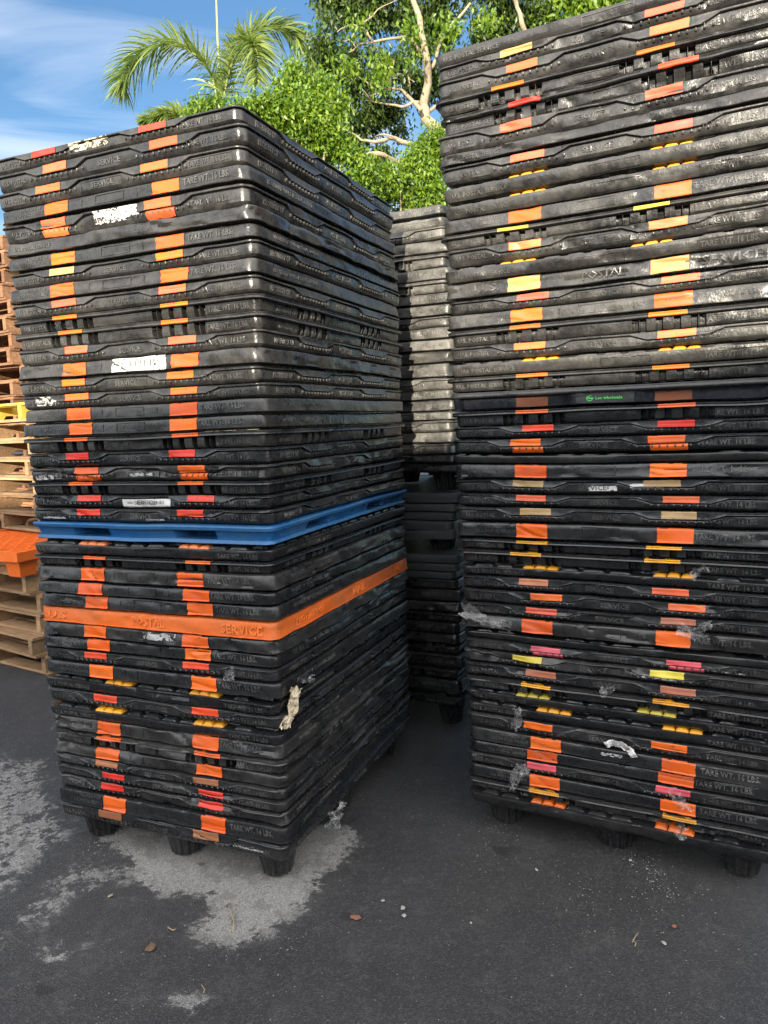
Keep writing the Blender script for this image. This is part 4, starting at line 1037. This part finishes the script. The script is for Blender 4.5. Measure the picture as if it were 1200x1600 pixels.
mid = [blob(b[0], b[1], b[2] + 0.75, b[3] * 0.95) for b in [
    (515, 30, 12.2, 32), (545, 15, 12.6, 38), (505, 70, 12.3, 26), (540, 75, 12.8, 36), (525, 105, 12.6, 32), (580, 20, 12.9, 36), (610, 25, 13.2, 22), (560, 130, 12.9, 34), (590, 95, 12.8, 22), (620, 100, 12.9, 24), (640, 120, 12.9, 22), (600, 130, 12.5, 22),
    (655, 70, 13.0, 28), (640, 20, 13.0, 28), (680, 30, 13.2, 32), (700, 60, 13.4, 35), (660, 140, 13.3, 26), (690, 120, 13.4, 35), (740, 20, 13.0, 38), (790, 30, 13.2, 36), (760, 70, 13.4, 40), (840, 20, 13.2, 30), (585, 180, 13.3, 30), (610, 175, 13.3, 26), (545, 165, 13.0, 30), (550, 220, 13.2, 34), (595, 250, 13.3, 26), (560, 195, 13.0, 24), (625, 205, 13.6, 12), (520, -20, 12.5, 40), (580, -40, 12.8, 60), (680, -40, 13, 65), (780, -40, 13, 65), (600, 60, 13.8, 14)]]
leaves('crown', LEAF_D, tree, rel(mid, o0), 58000, 0.086, 5, 0.9, 0.3)
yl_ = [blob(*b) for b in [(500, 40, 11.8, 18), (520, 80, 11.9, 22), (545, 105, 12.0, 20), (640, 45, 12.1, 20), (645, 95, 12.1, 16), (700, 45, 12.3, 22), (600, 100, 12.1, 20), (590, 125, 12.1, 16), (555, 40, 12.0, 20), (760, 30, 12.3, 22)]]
leaves('sunlit_leaves', LEAF_L, tree, rel(yl_, o0), 1500, 0.085, 6, 0.9, 0.1)  # sun patches on the crown put in as paler leaf colour

# lime green tree in front
def plain_tree(name, label, cx, cyz, Y, blobs, n, size, seed, mat, trunk_r=0.10):
    b = at(cx, 700, Y); root = empty(name, (b.x, b.y, 0)); tag(root, label, 'tree')
    top = at(cx, cyz, Y); t = MB(); h = top.z
    t.tube([(0, 0, -0.02), (0.04, 0.02, h * 0.3), (-0.03, 0, h * 0.6), (0.02, 0, h * 0.85)], [trunk_r, trunk_r * 0.85, trunk_r * 0.7, trunk_r * 0.5], 10)
    for b_ in blobs[::2]:
        t.tube([(0, 0, h * 0.55), ((b_[0] - b.x) * 0.55, (b_[1] - b.y) * 0.55, (h * 0.6 + b_[2]) / 2), (b_[0] - b.x, b_[1] - b.y, b_[2])], [trunk_r * 0.4, trunk_r * 0.28, 0.012], 6)
    t.build('trunk', BARK, root, smooth=True)
    leaves('crown', mat, root, [(q[0] - b.x, q[1] - b.y, q[2], q[3]) for q in blobs], n, size, seed, 0.7, 0.45)
    leaves('shaded_inner_leaves', LEAF_D, root, [(q[0] - b.x, q[1] - b.y + 0.12, q[2], q[3] * 0.8) for q in blobs], n // 5, size, seed + 50, 0.7, 0.2)  # shade between the clumps put in as dark leaf colour
    return root
plain_tree('broadleaf_tree', 'bushy lime green tree behind the left stack, beneath the palm', 470, 200, 10.6,
    [blob(*b) for b in [(335, 168, 10.6, 16), (378, 176, 10.5, 18), (410, 168, 10.7, 24), (450, 165, 10.6, 34), (465, 125, 10.7, 20), (455, 112, 10.8, 12), (500, 140, 10.6, 22), (490, 175, 10.4, 32), (522, 165, 10.5, 17), (515, 200, 10.4, 26), (542, 235, 10.5, 20), (500, 230, 10.8, 40), (440, 210, 10.8, 40), (380, 200, 10.8, 40), (570, 262, 10.5, 24), (560, 300, 10.8, 40), (320, 190, 10.9, 32)]],
    44000, 0.066, 21, LEAF_L)
plain_tree('broadleaf_tree', 'yellow-green tree low in the gap above the far stack', 640, 290, 11.4,
    [blob(*b) for b in [(625, 290, 11.4, 22), (600, 275, 11.3, 18), (645, 262, 11.5, 18), (665, 245, 11.6, 20), (680, 215, 11.7, 18), (672, 285, 11.5, 26), (700, 240, 11.8, 26), (640, 310, 11.5, 28), (590, 300, 11.3, 26), (690, 310, 11.5, 34), (655, 232, 11.7, 12)]],
    15000, 0.072, 22, LEAF_L, 0.07)
plain_tree('broadleaf_tree', 'yellow-green tree just peeping over the top of the right stack', 880, 0, 14.0,
    [blob(*b) for b in [(860, 12, 14, 20), (895, 0, 14, 26), (930, -10, 14, 30), (850, 40, 14, 30), (900, 50, 14.2, 50), (960, 20, 14.4, 50), (840, -20, 14.2, 20)]],
    9000, 0.10, 23, LEAF_L, 0.12)

# feather palms
def palm(label, base_px, Y, fronds, leaf_len, seed, spear=None, name='palm_tree'):
    c = at(base_px[0], base_px[1], Y); root = empty(name, (c.x, c.y, 0)); tag(root, label, 'palm')
    rr = random.Random(seed)
    t = MB(); h = c.z
    t.tube([(0, 0, -0.02), (0.03, 0, h * 0.4), (0, 0.02, h * 0.8), (0, 0, h)], [0.16, 0.13, 0.11, 0.09], 12); t.build('trunk', BARK, root, smooth=True)
    for fi, fr in enumerate(fronds):
        P = [at(q[0], q[1], Y + q[2]) - Vector((c.x, c.y, 0)) for q in fr[0]]
        # Catmull-Rom sampling of the midrib
        n = 96; pts = []
        ext = [P[0] * 2 - P[1]] + P + [P[-1] * 2 - P[-2]]
        for k in range(n):
            u = k / (n - 1) * (len(P) - 1); i = min(int(u), len(P) - 2); f = u - i
            a, b, c_, d = ext[i], ext[i + 1], ext[i + 2], ext[i + 3]
            pts.append(0.5 * ((2 * b) + (c_ - a) * f + (2 * a - 5 * b + 4 * c_ - d) * f * f + (3 * b - a - 3 * c_ + d) * f ** 3))
        fd = MB(); fd.tube(pts[::3] + [pts[-1]], [0.022 * (1 - 0.85 * k / 33) for k in range(len(pts[::3]) + 1)], 6)
        rib = fd.build('frond', STALK, root, smooth=True)
        lf = MB()
        for k in range(6, n):
            t_ = k / (n - 1); tan = (pts[min(k + 1, n - 1)] - pts[k - 1]).normalized()
            side = tan.cross(Vector((0, 0, 1))).normalized(); up = side.cross(tan).normalized()
            LL = 1.2 * leaf_len * fr[1] * (math.sin(math.pi * min(1, 0.18 + 0.80 * t_)) ** 0.55)
            for sg in (-1, 1):
                for rank in (0, 1):
                    el = rr.uniform(-0.6, 0.5) if rank else rr.uniform(0.3, 1.35)
                    dr = (side * sg * math.cos(el) + up * math.sin(el) + tan * rr.uniform(0.55, 0.95)).normalized()
                    l = LL * rr.uniform(0.8, 1.12); w = 0.015 + 0.007 * rr.random()
                    prev = None; q0 = pts[k] + tan * rr.uniform(-.01, .01); vs = []; m = 5
                    wd = dr.cross(Vector((rr.uniform(-1, 1), rr.uniform(-1, 1), rr.uniform(-1, 1)))).normalized()
                    for j in range(m + 1):
                        s = j / m; g = Vector((0, 0, -1)) * (l * 0.42 * s * s)
                        c3 = q0 + dr * (l * s) + g; ww = w * (1 - s) ** 0.6 * (0.6 + min(1, s * 4) * 0.4)
                        vs += [c3 - wd * ww, c3 + wd * ww]
                    lf.add(vs, [(2 * j, 2 * j + 1, 2 * j + 3, 2 * j + 2) for j in range(m)])
        lf.build('leaflets', LEAF_P, rib)
    if spear:
        sp = MB(); P = [at(q[0], q[1], Y) - Vector((c.x, c.y, 0)) for q in spear]; sp.tube(P, [0.035, 0.028, 0.02, 0.012][:len(P)], 8); sp.build('spear_leaf', STALK, root, smooth=True)
    return root
palm('feather palm with three big arching fronds and an upright spear', (343, 190), 14.0,
     [([(343, 175, 0), (330, 118, -.1), (300, 82, -.2), (262, 68, -.3), (222, 84, -.3), (196, 118, -.3), (192, 142, -.3)], 1.0),
      ([(346, 175, 0), (360, 105, .1), (385, 58, .1), (420, 42, .2), (455, 52, .3), (478, 80, .3), (488, 112, .3)], 0.9),
      ([(345, 175, 0), (360, 108, -.4), (378, 72, -.8), (392, 66, -1.1), (400, 90, -1.3), (402, 132, -1.5)], 0.8)],
     0.62, 3, [(343, 180), (344, 120), (340, 60), (336, -60)])
palm('small dark palm whose low fronds just clear the left stack', (292, 230), 13.2,
     [([(292, 215, 0), (280, 190, 0), (262, 182, -.1), (240, 186, -.2), (222, 192, -.2)], 0.7), ([(292, 215, 0), (290, 190, .3), (278, 178, .6), (262, 176, .8)], 0.8), ([(292, 215, 0), (300, 195, -.2), (318, 186, -.2), (338, 190, -.3)], 0.7)], 0.50, 9)

# ------------------------------------------------------------------ warehouse wall behind the camera: it keeps the yard in shade
SHED = simple('rendered_wall', (0.42, 0.41, 0.39), 0.85, 0.15, 3)
wr = empty('warehouse', (0, -8.0, 0)); tag(wr, 'long low warehouse behind the viewer shading the yard', 'building')
w = MB(); w.box(-30, 30, -6, 0, 0, 3.46); w.build('wall', SHED, wr)
w = MB(); w.box(-30.3, 30.3, -6.3, 0.3, 3.463, 3.62); w.build('roof', SHED, wr)

# ------------------------------------------------------------------ scraps and debris
def crumple(name, outline_w, outline_h, loc, rot, mat, label, cat, seed, amp=0.012, taper=0.5, n=16):
    r = np.random.RandomState(seed)
    u, v = np.meshgrid(np.linspace(-.5, .5, n), np.linspace(-.5, .5, n * 2))
    wv = 1 - taper * (v + .5) + 0.35 * vnoise(v * 5, v * 0 + seed, seed)
    X = u * outline_w * wv + 0.35 * outline_w * vnoise(v * 2.3, v * 0, seed + 9); Y = v * outline_h * (1 + 0.15 * vnoise(u * 5, v, seed + 3))
    Z = amp * (vnoise(u * 5 + 3, v * 7, seed) + 0.6 * vnoise(u * 11, v * 15, seed + 1)) + amp * 1.2 * np.abs(vnoise(u * 3, v * 2, seed + 4))
    V = np.stack([X.ravel(), Y.ravel(), Z.ravel()], 1); nn = n
    fs = []
    for j in range(2 * n - 1):
        for i in range(nn - 1):
            e = min(i, nn - 2 - i, j, 2 * n - 2 - j)
            if e < 1 and seed % 2 and vnoise(np.array([i * .5]), np.array([j * .37]), seed + 7)[0] > (0.05 + 0.3 * e): continue
            a = j * nn + i; fs.append((a, a + 1, a + nn + 1, a + nn))
    p, fs = compact(V, fs)
    me = np_mesh(name, p, fs, smooth=False)
    o = link_mesh(name, me, mat); o.location = loc; o.rotation_euler = rot
    tag(o, label, cat); return o

def on_front(ref, yaw, px, py, right_end, out=0.012):
    """point on a stack's front face seen at px, py"""
    d, n = frame_of(None, yaw, None); r0 = Vector((0, 0, CAM_H)); r1 = at(px, py, 1.0) - r0
    k = (Vector((ref[0], ref[1], 0)) - n * out - r0).dot(n) / r1.dot(n)
    return r0 + r1 * k
def on_side(px, py, out=0.012):
    d, n = frame_of(None, LYAW, None); r0 = Vector((0, 0, CAM_H)); r1 = at(px, py, 1.0) - r0
    k = (Vector((LREF[0], LREF[1], 0)) + d * out - r0).dot(d) / r1.dot(d)
    return r0 + r1 * k
rx = R(90)
crumple('torn_paper', 0.045, 0.14, on_side(455, 1105, 0.02), (rx, 0.30, LYAW + R(50)), TORN, 'torn crumpled cream paper strip hanging on the near corner of the left stack', 'paper scrap', 3, 0.012, -0.15)
crumple('plastic_film', 0.03, 0.10, on_side(478, 1060, 0.015), (rx, R(-70), LYAW + R(90)), FILM, 'clear film shred beside the torn cream paper on the left stack', 'plastic film', 5)
crumple('plastic_film', 0.03, 0.05, on_front(LREF, LYAW, 362, 1052, True), (rx, 0.2, LYAW), FILM, 'small clear film tag below a red band on the left stack', 'plastic film', 6)
crumple('plastic_film', 0.10, 0.10, on_side(525, 1272, 0.02), (rx, 0.5, LYAW + R(80)), FILM, 'clear film tail hanging near the asphalt from the left stack', 'plastic film', 8)
crumple('plastic_film', 0.045, 0.19, on_front(RREF, RYAW, 762, 962, False), (rx, R(100), RYAW), FILM, 'bunched clear film wrapped round the left edge of the right stack', 'plastic film', 10, 0.02, 0.3)
crumple('plastic_film', 0.05, 0.11, on_front(RREF, RYAW, 1085, 982, False), (rx, R(85), RYAW), FILM, 'clear film scrap beside the right orange band, level with the bunched film', 'plastic film', 12, 0.014)
crumple('plastic_film', 0.035, 0.06, on_front(RREF, RYAW, 1090, 893, False), (rx, R(40), RYAW), FILM, 'pale film knot on a thin-lipped pallet, right stack above the middle bands', 'plastic film', 14, 0.014)
crumple('plastic_film', 0.035, 0.09, on_front(RREF, RYAW, 806, 1122, False), (rx, R(5), RYAW), FILM, 'clear film hanging left of the upper orange band low on the right stack', 'plastic film', 16, 0.014)
crumple('plastic_film', 0.030, 0.11, on_front(RREF, RYAW, 808, 1212, False), (rx, R(28), RYAW), FILM, 'pointed clear film strip hanging from the lower pink band', 'plastic film', 18, 0.012, -0.7)
crumple('plastic_film', 0.05, 0.08, on_front(RREF, RYAW, 1060, 1248, False), (rx, R(-15), RYAW), FILM, 'clear film stuck across the lower right pink band', 'plastic film', 20, 0.010)
crumple('plastic_film', 0.04, 0.05, on_front(RREF, RYAW, 1062, 1298, False), (rx, R(15), RYAW), FILM, 'clear film flap on the amber painted pads at bottom right', 'plastic film', 22, 0.010)
crumple('plastic_film', 0.03, 0.05, on_front(RREF, RYAW, 950, 1080, False), (rx, R(80), RYAW), FILM, 'small film scrap on the middle of the right stack', 'plastic film', 24, 0.010)
# curved barcode sticker low on the right stack
def curved_label():
    root_p = on_front(RREF, RYAW, 968, 1172, False, 0.010)
    root = empty('paper_label', root_p, RYAW); tag(root, 'curled white barcode sticker on the lower middle of the right stack', 'sticker')
    n = 26; vs = []; fs = []
    def arc(t, w):  # quarter-ish arc opening to lower left
        a = math.radians(128 - 112 * t); r = 0.058
        c = Vector((-0.010 + (r + w) * math.cos(a) * 1.05, 0, -0.036 + (r + w) * math.sin(a)))
        c.y = -0.004 * math.sin(t * 23) - 0.002 * math.sin(w * 300 + t * 9); return c
    for k in range(n):
        t = k / (n - 1)
        for w in (-0.011, -0.004, 0.004, 0.011): vs.append(arc(t, w + 0.0014 * math.sin(k * 2.3)))
    for k in range(n - 1):
        for q in range(3): fs.append((4 * k + q, 4 * k + q + 1, 4 * k + 5 + q, 4 * k + 4 + q))
    m = MB(); m.add(vs, fs); m.build('sticker', PAPER, root)
    b = MB(); t = 0.15
    while t < 0.72:
        dt = random.choice((.006, .012)); p = [arc(t, -0.007), arc(t, 0.007), arc(t + dt, 0.007), arc(t + dt, -0.007)]
        for q in p: q.y -= 0.002
        b.add(p, [(0, 1, 2, 3)]); t += dt + random.choice((.010, .016))
    b.build('barcode', INK, root)
curved_label()

def chip(name, px, py, size, mat, label, cat, seed, flat=0.38, zoff=0.0):
    r = random.Random(seed); bm = bmesh.new(); bmesh.ops.create_icosphere(bm, subdivisions=1, radius=size)
    for v in bm.verts:
        k = 1 + 0.35 * r.uniform(-1, 1); v.co *= k; v.co.z *= flat; v.co.x *= 1.25
    me = bpy.data.meshes.new(name); bm.to_mesh(me); bm.free()
    o = link_mesh(name, me, mat); g = ground_at(px, py); o.location = (g.x, g.y, size * flat * 0.6 + zoff); o.rotation_euler = (0, 0, r.uniform(0, 6)); tag(o, label, cat); return o
chip('stone', 630, 1419, .0085, STONE, 'upper of two white chips together on the asphalt below the gap', 'stone', 1)
chip('stone', 632, 1431, .0075, STONE, 'lower of two white chips together on the asphalt below the gap', 'stone', 2)
chip('stone', 1038, 1474, .0075, STONE, 'small white stone on the asphalt at lower right', 'stone', 3)
chip('stone', 838, 1359, .007, STONE, 'grey pebble below the right stack', 'stone', 13)
chip('stone', 985, 1344, .006, STONE, 'pale crumb just under the middle foot of the right stack', 'stone', 14)
chip('stone', 598, 1408, .006, STONE, 'tiny white chip left of the paired chips', 'stone', 15)
chip('stone', 736, 1442, .005, STONE, 'tiny pale pebble right of the paired chips', 'stone', 16)
chip('brick_chip', 1053, 1448, .008, REDSTONE, 'reddish brick chip on the asphalt at lower right', 'stone', 4)
chip('bark_chip', 556, 1433, .013, REDSTONE, 'flat brown chip on the asphalt near the pale patch', 'debris', 5, 0.15)
chip('dry_leaf', 236, 1480, .016, LEAFDRY, 'dark dry leaf on the asphalt at lower left', 'leaf', 6, 0.12)
chip('dry_leaf', 313, 1350, .011, LEAFDRY, 'dark clump on the pale patch under the left stack', 'debris', 7, 0.3)
chip('dry_leaf', 172, 1400, .008, TWIG, 'small tan leaf bit on the asphalt left of the pale patch', 'leaf', 8, 0.2)
def twig(pts, label, r=0.002):
    m = MB(); m.tube([ground_at(*p, z=0) + Vector((0, 0, 0.0035)) for p in pts], r, 6); o = m.build('twig', TWIG, None, smooth=True); tag(o, label, 'twig')
twig([(358, 1412), (361, 1428), (366, 1440), (364, 1458)], 'thin pale twig lying on the dry patch under the left stack')
twig([(988, 1474), (992, 1466), (997, 1459)], 'right half of a small v-shaped twig at lower right', 0.0015)
twig([(988, 1469), (994, 1476), (992, 1480)], 'left half of a small v-shaped twig at lower right', 0.0015)
twig([(315, 1540), (320, 1548), (318, 1553)], 'short pale twig at the bottom left of the asphalt', 0.0015)
twig([(262, 1450), (270, 1455), (275, 1453)], 'short straw bit between the dark leaf and the pale patch', 0.0018)
# fine grit
gm = MB(); rr = np.random.RandomState(31)
def grit(x, y, s):
    a = rr.rand() * 6; q = [(x + s * math.cos(a + k * 2.1) * rr.uniform(.7, 1.3), y + s * math.sin(a + k * 2.1) * rr.uniform(.7, 1.3), 0.0015) for k in range(3)] + [(x, y, s * 0.9 + 0.001)]
    gm.add(q, [(0, 1, 3), (1, 2, 3), (2, 0, 3)])
for _ in range(1100): grit(rr.uniform(-2.2, 1.8), rr.uniform(1.45, 3.6), rr.uniform(0.0010, 0.0024))
for (px, py, s, n) in [(1018, 1360, 0.025, 40), (1030, 1385, 0.03, 45), (1000, 1410, 0.04, 25), (985, 1345, 0.02, 26), (780, 1300, .05, 40), (750, 1330, .07, 30), (930, 1420, .05, 24), (900, 1400, .05, 20), (160, 1310, .06, 40), (1050, 1400, .09, 30), (450, 1440, .10, 40), (250, 1500, .25, 80)]:
    g = ground_at(px, py)
    for _ in range(n): grit(g.x + rr.normal() * s * 0.7, g.y + rr.normal() * s * 1.6, rr.uniform(0.0010, 0.0032))
o = gm.build('grit', STONE, None); tag(o, 'pale grit scattered over the asphalt', 'grit', kind='stuff')
